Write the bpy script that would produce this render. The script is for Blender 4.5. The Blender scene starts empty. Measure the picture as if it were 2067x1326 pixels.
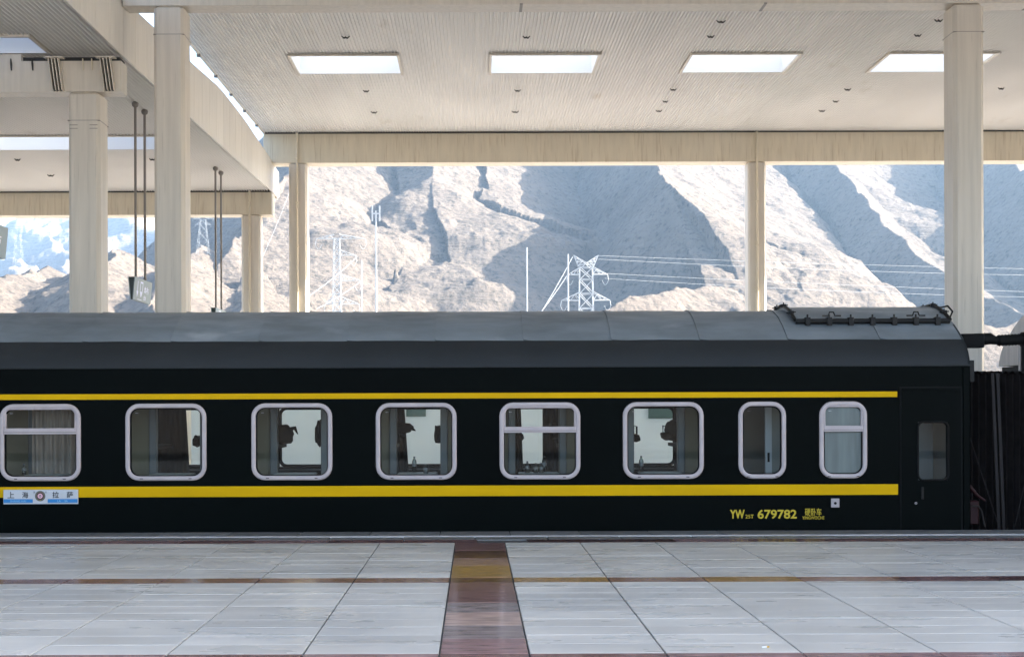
import bpy, math, random
import numpy as np
from mathutils import Vector, Matrix
random.seed(7)
R = math.radians
SC = bpy.context.scene
COL = SC.collection

# ------------------------------------------------------------------ camera
H = 1.81                      # eye height above the platform
F = 2600.0                    # focal length in photo pixels
cam_d = bpy.data.cameras.new('camera')
cam_d.sensor_width = 36.0
cam_d.lens = 36.0 * F / 2067.0
cam_d.shift_x = 75.5 / 2067.0
cam_d.shift_y = 157.0 / 2067.0
cam_d.clip_start = 0.1
cam_d.clip_end = 40000
cam = bpy.data.objects.new('camera', cam_d)
COL.objects.link(cam)
cam.location = (0, 0, H)
cam.rotation_euler = (R(90), R(0.19), 0)
SC.camera = cam

# ------------------------------------------------------------------ light
SUN_EL, SUN_AZ = 25.0, 8.0    # azimuth from +X towards +Y
w = bpy.data.worlds.new('World'); SC.world = w; w.use_nodes = True
nt = w.node_tree; nt.nodes.clear()
sky = nt.nodes.new('ShaderNodeTexSky'); sky.sky_type = 'NISHITA'; sky.sun_disc = False
sky.sun_elevation = R(SUN_EL); sky.sun_rotation = R(90 - SUN_AZ)
sky.altitude = 500; sky.air_density = 0.8; sky.dust_density = 3.7; sky.ozone_density = 0.5
bg = nt.nodes.new('ShaderNodeBackground'); bg.inputs['Strength'].default_value = 0.11
out = nt.nodes.new('ShaderNodeOutputWorld')
nt.links.new(sky.outputs[0], bg.inputs[0]); nt.links.new(bg.outputs[0], out.inputs[0])
sd = bpy.data.lights.new('sun', 'SUN'); sd.energy = 5.0; sd.angle = R(0.5); sd.color = (1.0, 0.93, 0.83)
so = bpy.data.objects.new('sun', sd); COL.objects.link(so)
sv = Vector((math.cos(R(SUN_EL)) * math.cos(R(SUN_AZ)), math.cos(R(SUN_EL)) * math.sin(R(SUN_AZ)), math.sin(R(SUN_EL))))
so.rotation_euler = sv.to_track_quat('Z', 'Y').to_euler()
so.location = (60, 20, 60)
vs = SC.view_settings
vs.view_transform = 'Standard'; vs.look = 'None'; vs.gamma = 1.0; vs.use_curve_mapping = False
vs.exposure = 2.86
SC.cycles.max_bounces = 10; SC.cycles.diffuse_bounces = 6; SC.cycles.glossy_bounces = 4
SC.cycles.transparent_max_bounces = 16; SC.cycles.transmission_bounces = 6
SC.cycles.sample_clamp_indirect = 6.0
SC.cycles.use_denoising = True

# ------------------------------------------------------------------ helpers
def P(px, py, Y):
    return Vector(((px - 958.0) / F * Y, Y, H + (820.0 - py) / F * Y))

class MB:
    """collects geometry for one mesh"""
    def __init__(s): s.v = []; s.f = []; s.sm = []
    def add(s, vs, fs, smooth=False):
        n = len(s.v); s.v += [tuple(p) for p in vs]
        for f in fs: s.f.append(tuple(i + n for i in f)); s.sm.append(smooth)
        return s
    def box(s, x0, x1, y0, y1, z0, z1):
        return s.add([(x0,y0,z0),(x1,y0,z0),(x1,y1,z0),(x0,y1,z0),(x0,y0,z1),(x1,y0,z1),(x1,y1,z1),(x0,y1,z1)],
                     [(0,3,2,1),(4,5,6,7),(0,1,5,4),(1,2,6,5),(2,3,7,6),(3,0,4,7)])
    def bbox(s, x0, x1, y0, y1, z0, z1, b=0.01):
        """box with chamfered vertical + top/bottom edges"""
        def ring(z, i):
            return [(x0+b+i, y0+i, z),(x1-b-i, y0+i, z),(x1-i, y0+b+i, z),(x1-i, y1-b-i, z),(x1-b-i, y1-i, z),(x0+b+i, y1-i, z),(x0+i, y1-b-i, z),(x0+i, y0+b+i, z)]
        c = b * 0.7
        rs = [ring(z0, c), ring(z0 + c, 0), ring(z1 - c, 0), ring(z1, c)]
        vs = sum(rs, []); fs = []
        for k in range(3):
            for i in range(8):
                j = (i + 1) % 8
                fs.append((k*8+i, k*8+j, k*8+8+j, k*8+8+i))
        fs.append(tuple(range(7, -1, -1))); fs.append(tuple(range(24, 32)))
        return s.add(vs, fs)
    def tube(s, pts, r, n=8, cap=True, smooth=True):
        pts = [Vector(p) for p in pts]; rings = []
        for i, p in enumerate(pts):
            d = (pts[min(i+1, len(pts)-1)] - pts[max(i-1, 0)])
            if d.length < 1e-9: d = Vector((0,0,1))
            d.normalize()
            a = d.cross(Vector((0,0,1)))
            if a.length < 1e-3: a = d.cross(Vector((1,0,0)))
            a.normalize(); b = d.cross(a)
            rr = r[i] if isinstance(r, (list, tuple)) else r
            rings.append([p + (a*math.cos(2*math.pi*k/n) + b*math.sin(2*math.pi*k/n))*rr for k in range(n)])
        vs = sum(rings, []); fs = []
        for i in range(len(pts)-1):
            for k in range(n):
                j = (k+1) % n
                fs.append((i*n+k, i*n+j, (i+1)*n+j, (i+1)*n+k))
        s.add(vs, fs, smooth)
        if cap:
            s.add(rings[0], [tuple(range(n))]); s.add(rings[-1], [tuple(range(n-1, -1, -1))])
        return s
    def bar(s, a, b, t):
        return s.tube([a, b], t*0.7, 4, True, False)
    def lathe(s, prof, cx, cy, n=14):
        vs = []; fs = []
        for r, z in prof:
            for k in range(n):
                a = 2*math.pi*k/n; vs.append((cx + r*math.cos(a), cy + r*math.sin(a), z))
        for i in range(len(prof)-1):
            for k in range(n):
                j = (k+1) % n; fs.append((i*n+k, i*n+j, (i+1)*n+j, (i+1)*n+k))
        return s.add(vs, fs, True)
    def prism(s, poly, axis, a, b):
        """extrude 2-D polygon; axis 'x': poly=(y,z); 'y': poly=(x,z)"""
        n = len(poly)
        if axis == 'x': vs = [(a, p[0], p[1]) for p in poly] + [(b, p[0], p[1]) for p in poly]
        elif axis == 'y': vs = [(p[0], a, p[1]) for p in poly] + [(p[0], b, p[1]) for p in poly]
        else: vs = [(p[0], p[1], a) for p in poly] + [(p[0], p[1], b) for p in poly]
        fs = [tuple(range(n-1, -1, -1)), tuple(range(n, 2*n))]
        for i in range(n):
            j = (i+1) % n; fs.append((i, j, n+j, n+i))
        return s.add(vs, fs)
    def mesh(s, name):
        me = bpy.data.meshes.new(name); me.from_pydata(s.v, [], s.f)
        me.polygons.foreach_set('use_smooth', s.sm); me.update()
        return me
    def obj(s, name, mat, parent=None, loc=None):
        return mkobj(name, s.mesh(name), mat, parent, loc)

def mkobj(name, me, mat=None, parent=None, loc=None, color=None):
    o = bpy.data.objects.new(name, me); COL.objects.link(o)
    if mat is not None and not me.materials: me.materials.append(mat)
    if parent is not None: o.parent = parent
    if loc is not None: o.location = loc
    if color is not None: o.color = (*color, 1.0)
    return o
def recalc(o):
    import bmesh
    b = bmesh.new(); b.from_mesh(o.data); bmesh.ops.recalc_face_normals(b, faces=b.faces); b.to_mesh(o.data); b.free()
    return o
def thing(name, label, cat, group=None, loc=(0,0,0)):
    o = bpy.data.objects.new(name, None); COL.objects.link(o); o.location = loc
    o['label'] = label; o['category'] = cat
    if group: o['group'] = group
    return o
def tag(o, label, cat, group=None):
    o['label'] = label; o['category'] = cat
    if group: o['group'] = group
    return o
def structure(o): o['kind'] = 'structure'; return o
def stuff(o): o['kind'] = 'stuff'; return o

def rrect(cx, cz, w, h, r, n=6):
    pts = []
    for (sx, sz, a0) in ((1,1,0),(-1,1,90),(-1,-1,180),(1,-1,270)):
        ox, oz = cx + sx*(w/2 - r), cz + sz*(h/2 - r)
        for k in range(n+1):
            a = R(a0 + 90.0*k/n); pts.append((ox + r*math.cos(a), oz + r*math.sin(a)))
    return pts
def ring_frame(mb, cx, cz, w, h, r, t, prof, sgn=1):
    """rounded-rect frame in XZ; prof = [(inset fraction, y)] from outer to inner"""
    loops = []
    for fr, y in prof:
        i = t * fr
        loops.append([(p[0], y, p[1]) for p in rrect(cx, cz, w - 2*i, h - 2*i, max(r - i, 0.01))])
    n = len(loops[0]); vs = sum(loops, []); fs = []
    for k in range(len(loops)-1):
        for i in range(n):
            j = (i+1) % n; fs.append((k*n+i, (k+1)*n+i, (k+1)*n+j, k*n+j))
    mb.add(vs, fs, True)

# ------------------------------------------------------------------ materials
def mat(name, col, rough=0.6, metal=0.0, spec=0.5, var=0.0, vscale=3.0, stretch=(1,1,1), dark=None, dark_scale=6.0, dark_stretch=(1,1,1),
        dark_lo=0.55, dark_hi=0.75, bump=0.0, bscale=30.0, bstretch=(1,1,1), objcol=False, objrand=0.0, rvar=0.0, coords='Object'):
    m = bpy.data.materials.new(name); m.use_nodes = True
    t = m.node_tree; b = t.nodes['Principled BSDF']
    b.inputs['Roughness'].default_value = rough; b.inputs['Metallic'].default_value = metal
    b.inputs['Specular IOR Level'].default_value = spec
    N = t.nodes.new; L = t.links.new
    geo = N('ShaderNodeNewGeometry')
    def noise(scale, st, detail=4.0):
        mp = N('ShaderNodeMapping'); mp.inputs['Scale'].default_value = st
        L(geo.outputs['Position'], mp.inputs['Vector'])
        nz = N('ShaderNodeTexNoise'); nz.inputs['Scale'].default_value = scale; nz.inputs['Detail'].default_value = detail
        L(mp.outputs[0], nz.inputs['Vector']); return nz
    def mix(fac, a, c, mode='MIX'):
        mx = N('ShaderNodeMix'); mx.data_type = 'RGBA'; mx.blend_type = mode
        if isinstance(fac, float): mx.inputs[0].default_value = fac
        else: L(fac, mx.inputs[0])
        for s, x in ((6, a), (7, c)):
            if isinstance(x, tuple): mx.inputs[s].default_value = (*x, 1)
            else: L(x, mx.inputs[s])
        return mx.outputs[2]
    oi = N('ShaderNodeObjectInfo')
    c = oi.outputs['Color'] if objcol else tuple(col)
    def grey(val, lo, hi):
        mr = N('ShaderNodeMapRange'); mr.inputs['From Min'].default_value = 0.3; mr.inputs['From Max'].default_value = 0.7
        mr.inputs['To Min'].default_value = lo; mr.inputs['To Max'].default_value = hi; L(val, mr.inputs[0])
        return mr.outputs[0]
    if objrand:
        mr = N('ShaderNodeMapRange'); mr.inputs['To Min'].default_value = 1 - objrand; mr.inputs['To Max'].default_value = 1 + objrand
        L(oi.outputs['Random'], mr.inputs[0]); c = mix(1.0, c, mr.outputs[0], 'MULTIPLY')
    if var:
        nz = noise(vscale, stretch); c = mix(1.0, c, grey(nz.outputs[0], 1 - var, 1 + var), 'MULTIPLY')
    if dark is not None:
        nz = noise(dark_scale, dark_stretch, 6.0)
        mr = N('ShaderNodeMapRange'); mr.inputs['From Min'].default_value = dark_lo; mr.inputs['From Max'].default_value = dark_hi
        L(nz.outputs[0], mr.inputs[0]); c = mix(mr.outputs[0], c, tuple(dark))
    if isinstance(c, tuple): b.inputs['Base Color'].default_value = (*c, 1)
    else: L(c, b.inputs['Base Color'])
    if rvar:
        nz = noise(vscale * 1.7, stretch); L(grey(nz.outputs[0], max(rough - rvar, 0.02), rough + rvar), b.inputs['Roughness'])
    if bump:
        nz = noise(bscale, bstretch); bp = N('ShaderNodeBump'); bp.inputs['Strength'].default_value = 1.0; bp.inputs['Distance'].default_value = bump
        L(nz.outputs[0], bp.inputs['Height']); L(bp.outputs[0], b.inputs['Normal'])
    return m

def glass(name, tint, refl=1.0, rough=0.02):
    m = bpy.data.materials.new(name); m.use_nodes = True; t = m.node_tree; t.nodes.clear(); N = t.nodes.new; L = t.links.new
    o = N('ShaderNodeOutputMaterial'); tr = N('ShaderNodeBsdfTransparent'); tr.inputs[0].default_value = (*tint, 1)
    gl = N('ShaderNodeBsdfGlossy'); gl.inputs['Roughness'].default_value = rough; gl.inputs[0].default_value = (refl, refl, refl, 1)
    fr = N('ShaderNodeFresnel'); fr.inputs['IOR'].default_value = 1.5
    mx = N('ShaderNodeMixShader'); L(fr.outputs[0], mx.inputs[0]); L(tr.outputs[0], mx.inputs[1]); L(gl.outputs[0], mx.inputs[2]); L(mx.outputs[0], o.inputs[0])
    return m
def translucent(name, col, t_amt=0.7):
    m = bpy.data.materials.new(name); m.use_nodes = True; t = m.node_tree; t.nodes.clear(); N = t.nodes.new; L = t.links.new
    o = N('ShaderNodeOutputMaterial'); a = N('ShaderNodeBsdfTranslucent'); a.inputs[0].default_value = (*col, 1)
    d = N('ShaderNodeBsdfDiffuse'); d.inputs[0].default_value = (*col, 1)
    mx = N('ShaderNodeMixShader'); mx.inputs[0].default_value = t_amt; L(d.outputs[0], mx.inputs[1]); L(a.outputs[0], mx.inputs[2]); L(mx.outputs[0], o.inputs[0])
    return m

M_slab = mat('pale_stone', (0.555,0.535,0.495), 0.30, objrand=0.08, var=0.11, vscale=1.0, stretch=(0.6,1.8,1), dark=(0.36,0.37,0.37), dark_scale=0.5, dark_stretch=(0.7,1.3,1), dark_lo=0.50, dark_hi=0.85, rvar=0.05, bump=0.0002, bscale=5, bstretch=(1,1,1))
M_red = mat('red_granite', (0.2,0.1,0.1), 0.15, objcol=True, var=0.35, vscale=5, stretch=(0.6,3,1), rvar=0.08, bump=0.0005, bscale=18, bstretch=(0.6,3,1))
M_joint = mat('joint_grout', (0.05,0.05,0.05), 0.9)
M_edge = mat('edge_granite', (0.17,0.17,0.17), 0.35, objrand=0.15, var=0.2, vscale=8)
M_line = mat('white_line_paint', (0.62,0.62,0.62), 0.5, var=0.15, vscale=6)
M_conc = mat('weathered_concrete', (0.42,0.41,0.39), 0.8, var=0.12, vscale=0.8)
M_cream = mat('cream_steel_paint', (0.64,0.56,0.425), 0.45, var=0.06, vscale=2.0, stretch=(3,3,0.4), dark=(0.36,0.25,0.13), dark_scale=3.0, dark_stretch=(6,6,0.35), dark_lo=0.56, dark_hi=0.92)
M_cream2 = mat('cream_column_paint', (0.60,0.54,0.455), 0.45, var=0.08, vscale=2.0, stretch=(5,5,0.25), dark=(0.27,0.22,0.17), dark_scale=4.0, dark_stretch=(7,7,0.3), dark_lo=0.62, dark_hi=0.95)
M_soffit = mat('white_corrugated_steel', (0.76,0.73,0.69), 0.5, var=0.05, vscale=0.6, stretch=(1,0.4,1), dark=(0.55,0.49,0.41), dark_scale=0.9, dark_stretch=(1.6,0.5,1), dark_lo=0.64, dark_hi=0.85)
M_panel = mat('cladding_panel', (0.68,0.64,0.57), 0.5, objrand=0.05, var=0.05, vscale=2, stretch=(4,4,0.4))
M_shade = mat('painted_shade', (0.03,0.03,0.03), 0.9)  # near-black colour painted in for shade in recesses and between fins
M_well = mat('skylight_lining', (0.85,0.86,0.88), 0.6)
M_sky = translucent('skylight_sheet', (0.50,0.54,0.57), 0.8)
M_body = mat('dark_green_coach_paint', (0.0007,0.0017,0.0015), 0.38, spec=0.035, var=0.2, vscale=1.2)
M_body2 = mat('dark_green_door_paint', (0.0007,0.0017,0.0016), 0.36, spec=0.035)
M_yel = mat('yellow_stripe_paint', (0.56,0.325,0.0), 0.45, spec=0.08, var=0.08, vscale=1.5, stretch=(0.6,1,3))
M_roof = mat('grey_roof_paint', (0.142,0.164,0.177), 0.42, spec=0.5, objrand=0.08, var=0.22, vscale=1.8, stretch=(0.7,2,1), dark=(0.33,0.35,0.36), dark_scale=1.4, dark_stretch=(0.6,1.2,1), dark_lo=0.60, dark_hi=0.78, bump=0.012, bscale=2.2, rvar=0.1)  # pale blotches paint the highlight smudge into the roof colour
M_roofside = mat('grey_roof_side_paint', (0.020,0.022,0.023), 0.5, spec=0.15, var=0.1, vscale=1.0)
M_alu = mat('window_aluminium', (0.38,0.325,0.32), 0.45, metal=0.0, var=0.08, vscale=4, dark=(0.3,0.25,0.22), dark_scale=14, dark_lo=0.66, dark_hi=0.8)
M_rubber = mat('black_rubber', (0.004,0.004,0.004), 0.7, spec=0.12)
M_iron = mat('black_iron', (0.007,0.0065,0.006), 0.55, spec=0.25, bump=0.002, bscale=40)
M_glass = glass('tinted_glass', (0.92,0.98,0.955), 0.28)
M_glass2 = glass('far_glass', (0.97,0.99,0.98), 0.3)
M_frost = mat('frosted_glass', (0.11,0.13,0.122), 0.35, spec=0.4, var=0.18, vscale=3, stretch=(4,1,0.4))
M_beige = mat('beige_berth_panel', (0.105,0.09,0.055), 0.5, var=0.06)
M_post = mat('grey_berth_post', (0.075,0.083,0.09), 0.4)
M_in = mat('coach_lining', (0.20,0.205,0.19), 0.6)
M_dark = mat('dark_cloth', (0.012,0.013,0.014), 0.9, spec=0.1, var=0.2, vscale=6)
M_curt = mat('brown_curtain', (0.19,0.15,0.125), 0.9, var=0.25, vscale=5, stretch=(6,6,0.3))
M_curtd = mat('dark_curtain', (0.016,0.017,0.019), 0.9, var=0.2, vscale=6, stretch=(6,6,0.4))  # backlit darkness of the far curtains is put into this colour
M_water = glass('bottle_plastic', (0.55,0.60,0.60), 0.5)
M_cap = mat('bottle_cap', (0.05,0.06,0.07), 0.4)
M_white = mat('white_plate', (0.46,0.465,0.48), 0.4, var=0.04)
M_blue = mat('blue_print', (0.01,0.17,0.42), 0.4)
M_ink = mat('black_print', (0.01,0.01,0.012), 0.5)
M_lblue = mat('pale_print', (0.22,0.45,0.62), 0.5)
M_olive = mat('olive_print', (0.10,0.09,0.06), 0.5)
M_pink = mat('pink_print', (0.75,0.42,0.48), 0.5)
M_dred = mat('dark_red_print', (0.05,0.008,0.01), 0.5)
M_letter = mat('yellow_letter_paint', (0.47,0.34,0.005), 0.5, var=0.1, vscale=20)
M_fabric = mat('bellows_fabric', (0.010,0.008,0.0075), 0.8, spec=0.08, var=0.3, vscale=8)
M_strap = mat('grey_strap', (0.013,0.010,0.010), 0.6, spec=0.2)
M_redp = mat('dark_red_coupler', (0.02,0.003,0.004), 0.5, spec=0.2)
M_steel = mat('worn_steel', (0.30,0.28,0.27), 0.4, metal=0.5)
M_endwall = mat('pale_roof_end', (0.55,0.51,0.47), 0.55, var=0.12, vscale=3, stretch=(5,5,0.4))
M_tower = mat('galvanised_steel', (0.38,0.40,0.41), 0.5)
M_signp = mat('sign_grey_green', (0.27,0.33,0.35), 0.45)
M_signd = mat('sign_dark_green', (0.006,0.02,0.018), 0.4)
M_signf = mat('sign_white_print', (0.75,0.78,0.95), 0.5)
M_pole = mat('grey_pole', (0.20,0.18,0.16), 0.5)
M_clip = mat('dark_clip', (0.035,0.03,0.025), 0.7)
M_wall = mat('white_wall', (0.90,0.91,0.89), 0.6, var=0.05, vscale=0.8)
M_board = mat('green_board', (0.07,0.13,0.11), 0.5)
M_ballast = mat('ballast', (0.16,0.15,0.14), 0.9, var=0.4, vscale=12)

# ------------------------------------------------------------------ terrain
def _hash(ix, iy, seed):
    h = (ix.astype(np.int64) * 374761393 + iy.astype(np.int64) * 668265263 + seed * 974634777) & 0x7fffffff
    h = ((h ^ (h >> 13)) * 1274126177) & 0x7fffffff
    return ((h ^ (h >> 16)) & 0xffff) / 65535.0
def vnoise(x, y, seed):
    ix = np.floor(x); iy = np.floor(y); fx = x - ix; fy = y - iy
    fx = fx*fx*fx*(fx*(fx*6-15)+10); fy = fy*fy*fy*(fy*(fy*6-15)+10)
    a = _hash(ix, iy, seed); b = _hash(ix+1, iy, seed); c = _hash(ix, iy+1, seed); d = _hash(ix+1, iy+1, seed)
    return (a*(1-fx)+b*fx)*(1-fy) + (c*(1-fx)+d*fx)*fy
def fbm(x, y, seed, octs=5, gain=0.5, lac=2.03):
    s = 0; a = 1; t = 0
    for k in range(octs):
        s = s + a*vnoise(x, y, seed+k*17); t += a; a *= gain; x = x*lac + 13.7; y = y*lac - 7.1
    return s/t
def ridged(x, y, seed, octs=4):
    s = 0; a = 1; t = 0
    for k in range(octs):
        s = s + a*(1-np.abs(2*vnoise(x, y, seed+k*31)-1)); t += a; a *= 0.5; x = x*2.07+3.3; y = y*2.07+9.2
    return s/t

def terrain(name, a0, a1, na, y0, y1, ny, ridges, warp, gully, rough, mat_, seed=3, base=-1.6, smk=25.0):
    aa = np.linspace(a0, a1, na); yy = y0 * (y1/y0) ** np.linspace(0, 1, ny)
    A, Yg = np.meshgrid(aa, yy); X = A*Yg
    wx = X + warp*(fbm(X/320, Yg/320, seed, 4)-0.5)*2; wy = Yg + warp*(fbm(X/320+50, Yg/320+20, seed+5, 4)-0.5)*2
    acc = np.full(X.shape, base, float)
    along_best = np.zeros(X.shape); dist_best = np.full(X.shape, 1e9); hb = np.full(X.shape, -1e9)
    off = 0.0
    for (pts, sl, sr) in ridges:
        pw = [np.array(P(px, py, Y)) for px, py, Y in pts]
        best = np.full(X.shape, -1e9); al = np.zeros(X.shape); ds = np.zeros(X.shape)
        for i in range(len(pw)-1):
            p, q = pw[i], pw[i+1]; dx, dy = q[0]-p[0], q[1]-p[1]; l2 = dx*dx+dy*dy; l = math.sqrt(l2)
            t = np.clip(((wx-p[0])*dx+(wy-p[1])*dy)/l2, 0, 1)
            cx, cy = p[0]+t*dx, p[1]+t*dy
            d = np.hypot(wx-cx, wy-cy); side = dx*(wy-p[1]) - dy*(wx-p[0])
            sl_ = np.where(side > 0, sr, sl)      # travelling towards the viewer, left of travel is +X
            z = p[2]+t*(q[2]-p[2]) - sl_*d + 0.00012*np.minimum(d, 500)**2 - 0.55*np.maximum(d-300, 0)
            m = z > best; best = np.where(m, z, best); al = np.where(m, off+t*l, al); ds = np.where(m, d*np.where(side > 0, 1, -1), ds)
            off += l
        m = best > hb; hb = np.where(m, best, hb); along_best = np.where(m, al, along_best); dist_best = np.where(m, ds, dist_best)
        # smooth maximum
        hgt = np.clip(0.5+0.5*(best-acc)/smk, 0, 1)
        acc = acc*(1-hgt)+best*hgt + smk*hgt*(1-hgt)*0.5
    dd = np.abs(dist_best)
    g = ridged(along_best/95.0 + 0.6*fbm(X/90, Yg/90, seed+40, 3), dd/420.0 + np.sign(dist_best)*7, seed+60, 4)
    amt = np.clip(dd/140.0, 0, 1)*np.clip((acc-base)/60.0, 0, 1)
    g2 = ridged(along_best/34.0 + 0.8*fbm(X/40, Yg/40, seed+44, 3), dd/260.0 + np.sign(dist_best)*5, seed+70, 3)
    z = acc - gully*amt*(g**1.5) - gully*0.32*amt*(g2**1.5)
    z = z + rough*np.clip((acc-base)/40.0, 0, 1)*((fbm(X/60, Yg/60, seed+80, 6, 0.58)-0.5)*2.0) 
    rib = ridged(along_best/19.0 + 1.1*fbm(X/26, Yg/26, seed+144, 3), dd/95.0 + np.sign(dist_best)*3, seed+160, 3)
    patch = np.clip((fbm(X/170, Yg/170, seed+180, 3)-0.38)*3.2, 0, 1)
    crag = ridged(X/48 + 0.5*z/60, Yg/48, seed+190, 4)
    z = z - rough*0.62*amt*(rib**2)*(0.35+0.65*patch) + rough*0.55*amt*patch*np.clip(crag-0.62, 0, 1)*2.2
    z = np.maximum(z, base)
    me = bpy.data.meshes.new(name); nv = na*ny
    co = np.stack([X, Yg, z], -1).reshape(-1).astype(np.float32)
    me.vertices.add(nv); me.vertices.foreach_set('co', co)
    idx = np.arange(nv).reshape(ny, na)
    q = np.stack([idx[:-1,:-1], idx[:-1,1:], idx[1:,1:], idx[1:,:-1]], -1).reshape(-1)
    nf = (na-1)*(ny-1)
    me.loops.add(nf*4); me.loops.foreach_set('vertex_index', q.astype(np.int32))
    me.polygons.add(nf); me.polygons.foreach_set('loop_start', np.arange(0, nf*4, 4, dtype=np.int32))
    me.polygons.foreach_set('use_smooth', np.ones(nf, bool)); me.update(calc_edges=True)
    return structure(mkobj(name, me, mat_))

def rock(name, c1, c2, c3, s):
    m = bpy.data.materials.new(name); m.use_nodes = True; t = m.node_tree; b = t.nodes['Principled BSDF']; N = t.nodes.new; L = t.links.new
    b.inputs['Roughness'].default_value = 0.95; b.inputs['Specular IOR Level'].default_value = 0.05
    g = N('ShaderNodeNewGeometry')
    def nz(scale, det, rg=0.6):
        n = N('ShaderNodeTexNoise'); n.inputs['Scale'].default_value = scale; n.inputs['Detail'].default_value = det; n.inputs['Roughness'].default_value = rg
        L(g.outputs['Position'], n.inputs['Vector']); return n
    def ramp(v, lo, hi):
        mr = N('ShaderNodeMapRange'); mr.inputs['From Min'].default_value = lo; mr.inputs['From Max'].default_value = hi; L(v, mr.inputs[0]); return mr.outputs[0]
    def mix(f, a, c):
        mx = N('ShaderNodeMix'); mx.data_type = 'RGBA'; L(f, mx.inputs[0])
        for k, x in ((6,a),(7,c)):
            if isinstance(x, tuple): mx.inputs[k].default_value = (*x, 1)
            else: L(x, mx.inputs[k])
        return mx.outputs[2]
    a = mix(ramp(nz(0.012*s, 6).outputs[0], 0.40, 0.62), c1, c2)
    a = mix(ramp(nz(0.11*s, 5, 0.75).outputs[0], 0.50, 0.66), a, c3)
    L(a, b.inputs['Base Color'])
    n = nz(0.09*s, 8, 0.72); bp = N('ShaderNodeBump'); bp.inputs['Strength'].default_value = 1.0; bp.inputs['Distance'].default_value = 4.5/s
    mp = N('ShaderNodeMapping'); mp.inputs['Scale'].default_value = (0.25, 0.25, 2.2); mp.inputs['Rotation'].default_value = (0.25, 0.35, 0); L(g.outputs['Position'], mp.inputs['Vector'])
    st = N('ShaderNodeTexNoise'); st.inputs['Scale'].default_value = 0.10*s; st.inputs['Detail'].default_value = 6; L(mp.outputs[0], st.inputs['Vector'])
    ad = N('ShaderNodeMath'); ad.operation = 'MULTIPLY_ADD'; ad.inputs[1].default_value = 0.9; L(st.outputs[0], ad.inputs[0]); L(n.outputs[0], ad.inputs[2])
    L(ad.outputs[0], bp.inputs['Height']); L(bp.outputs[0], b.inputs['Normal'])
    return m
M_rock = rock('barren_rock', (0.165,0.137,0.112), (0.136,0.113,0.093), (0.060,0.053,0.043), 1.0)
M_rockf = rock('far_rock', (0.24,0.21,0.19), (0.21,0.185,0.17), (0.16,0.145,0.13), 0.25)  # paler than the near rock, with some haze put into the colour
M_earth = mat('dry_earth', (0.34,0.30,0.26), 0.95, var=0.15, vscale=0.02)

g = MB().add([(-9000,-3000,-1.7),(9000,-3000,-1.7),(9000,12000,-1.7),(-9000,12000,-1.7)], [(0,1,2,3)])
structure(g.obj('ground', M_earth))

main_ridges = [
 # M1 : big lit face with its shaded back silhouette on the left
 ([(700,200,2450),(588,345,1980),(520,430,1740),(440,505,1520)], 0.95, 0.44),
 ([(840,120,2700),(884,349,2080),(850,438,1880),(790,530,1680),(748,640,1460)], 0.49, 0.43),
 ([(960,160,2750),(985,376,2130),(972,461,1940),(990,542,1790),(972,650,1560)], 0.66, 0.42),
 # S2 : the long spur through the middle
 ([(1250,130,2750),(1318,330,2060),(1360,372,1740),(1404,418,1640),(1452,474,1570),(1540,545,1490),(1690,628,1380),(1800,690,1250)], 1.15, 0.54),
 # S3
 ([(1600,120,3300),(1680,330,2520),(1765,450,2120),(1850,525,1920),(1960,590,1740),(2080,645,1560)], 0.85, 0.55),
 # S4
 ([(1960,160,3200),(2050,330,2450),(2110,440,2050),(2250,560,1750)], 0.9, 0.6),
 # foothills
 ([(930,680,1150),(1060,632,1180),(1160,622,1200),(1300,598,1280),(1430,575,1380),(1560,612,1500)], 0.55, 0.42),
 ([(1900,690,1100),(2080,640,1250),(2300,600,1400)], 0.5, 0.45),
 ([(70,530,1600),(10,575,1300),(-80,650,1000)], 0.5, 0.36),
 ([(222,500,1560),(160,555,1280),(90,650,980)], 0.5, 0.38),
 ([(395,495,1620),(330,560,1300),(255,650,980)], 0.5, 0.40),
 ([(470,520,1640),(500,590,1300),(440,660,1000)], 0.5, 0.40),
]
terrain('mountain', -0.50, 0.60, 1300, 820, 3400, 700, main_ridges, 36.0, 24.0, 9.0, M_rock, smk=14.0)
far_ridges = [
 ([(-500,420,7000),(-100,470,7200),(60,425,7400),(170,380,7600),(330,400,7800),(420,445,7900),(560,360,8200),(700,300,8500)], 0.44, 0.42),
 ([(60,425,7400),(120,480,6400),(150,540,5200)], 0.44, 0.42),
 ([(170,380,7600),(330,470,6300),(460,540,5000)], 0.46, 0.42),
 ([(-100,470,7200),(20,520,5600),(60,560,4600)], 0.44, 0.42),
 ([(560,360,8200),(540,450,6600),(520,560,4800)], 0.44, 0.42),
]
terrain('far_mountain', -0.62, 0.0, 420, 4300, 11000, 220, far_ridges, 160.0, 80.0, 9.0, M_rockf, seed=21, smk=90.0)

# ------------------------------------------------------------------ air
hz = MB().box(-9200, 9200, -3200, 12200, -2.8, 2600).obj('haze', None)
hm = bpy.data.materials.new('haze'); hm.use_nodes = True; ht = hm.node_tree; ht.nodes.clear()
ho = ht.nodes.new('ShaderNodeOutputMaterial'); hv = ht.nodes.new('ShaderNodeVolumePrincipled')
hv.inputs['Color'].default_value = (0.46, 0.70, 1.0, 1); hv.inputs['Density'].default_value = 0.00006; hv.inputs['Anisotropy'].default_value = 0.2
ht.links.new(hv.outputs[0], ho.inputs['Volume']); hz.data.materials.append(hm); stuff(hz)

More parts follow.
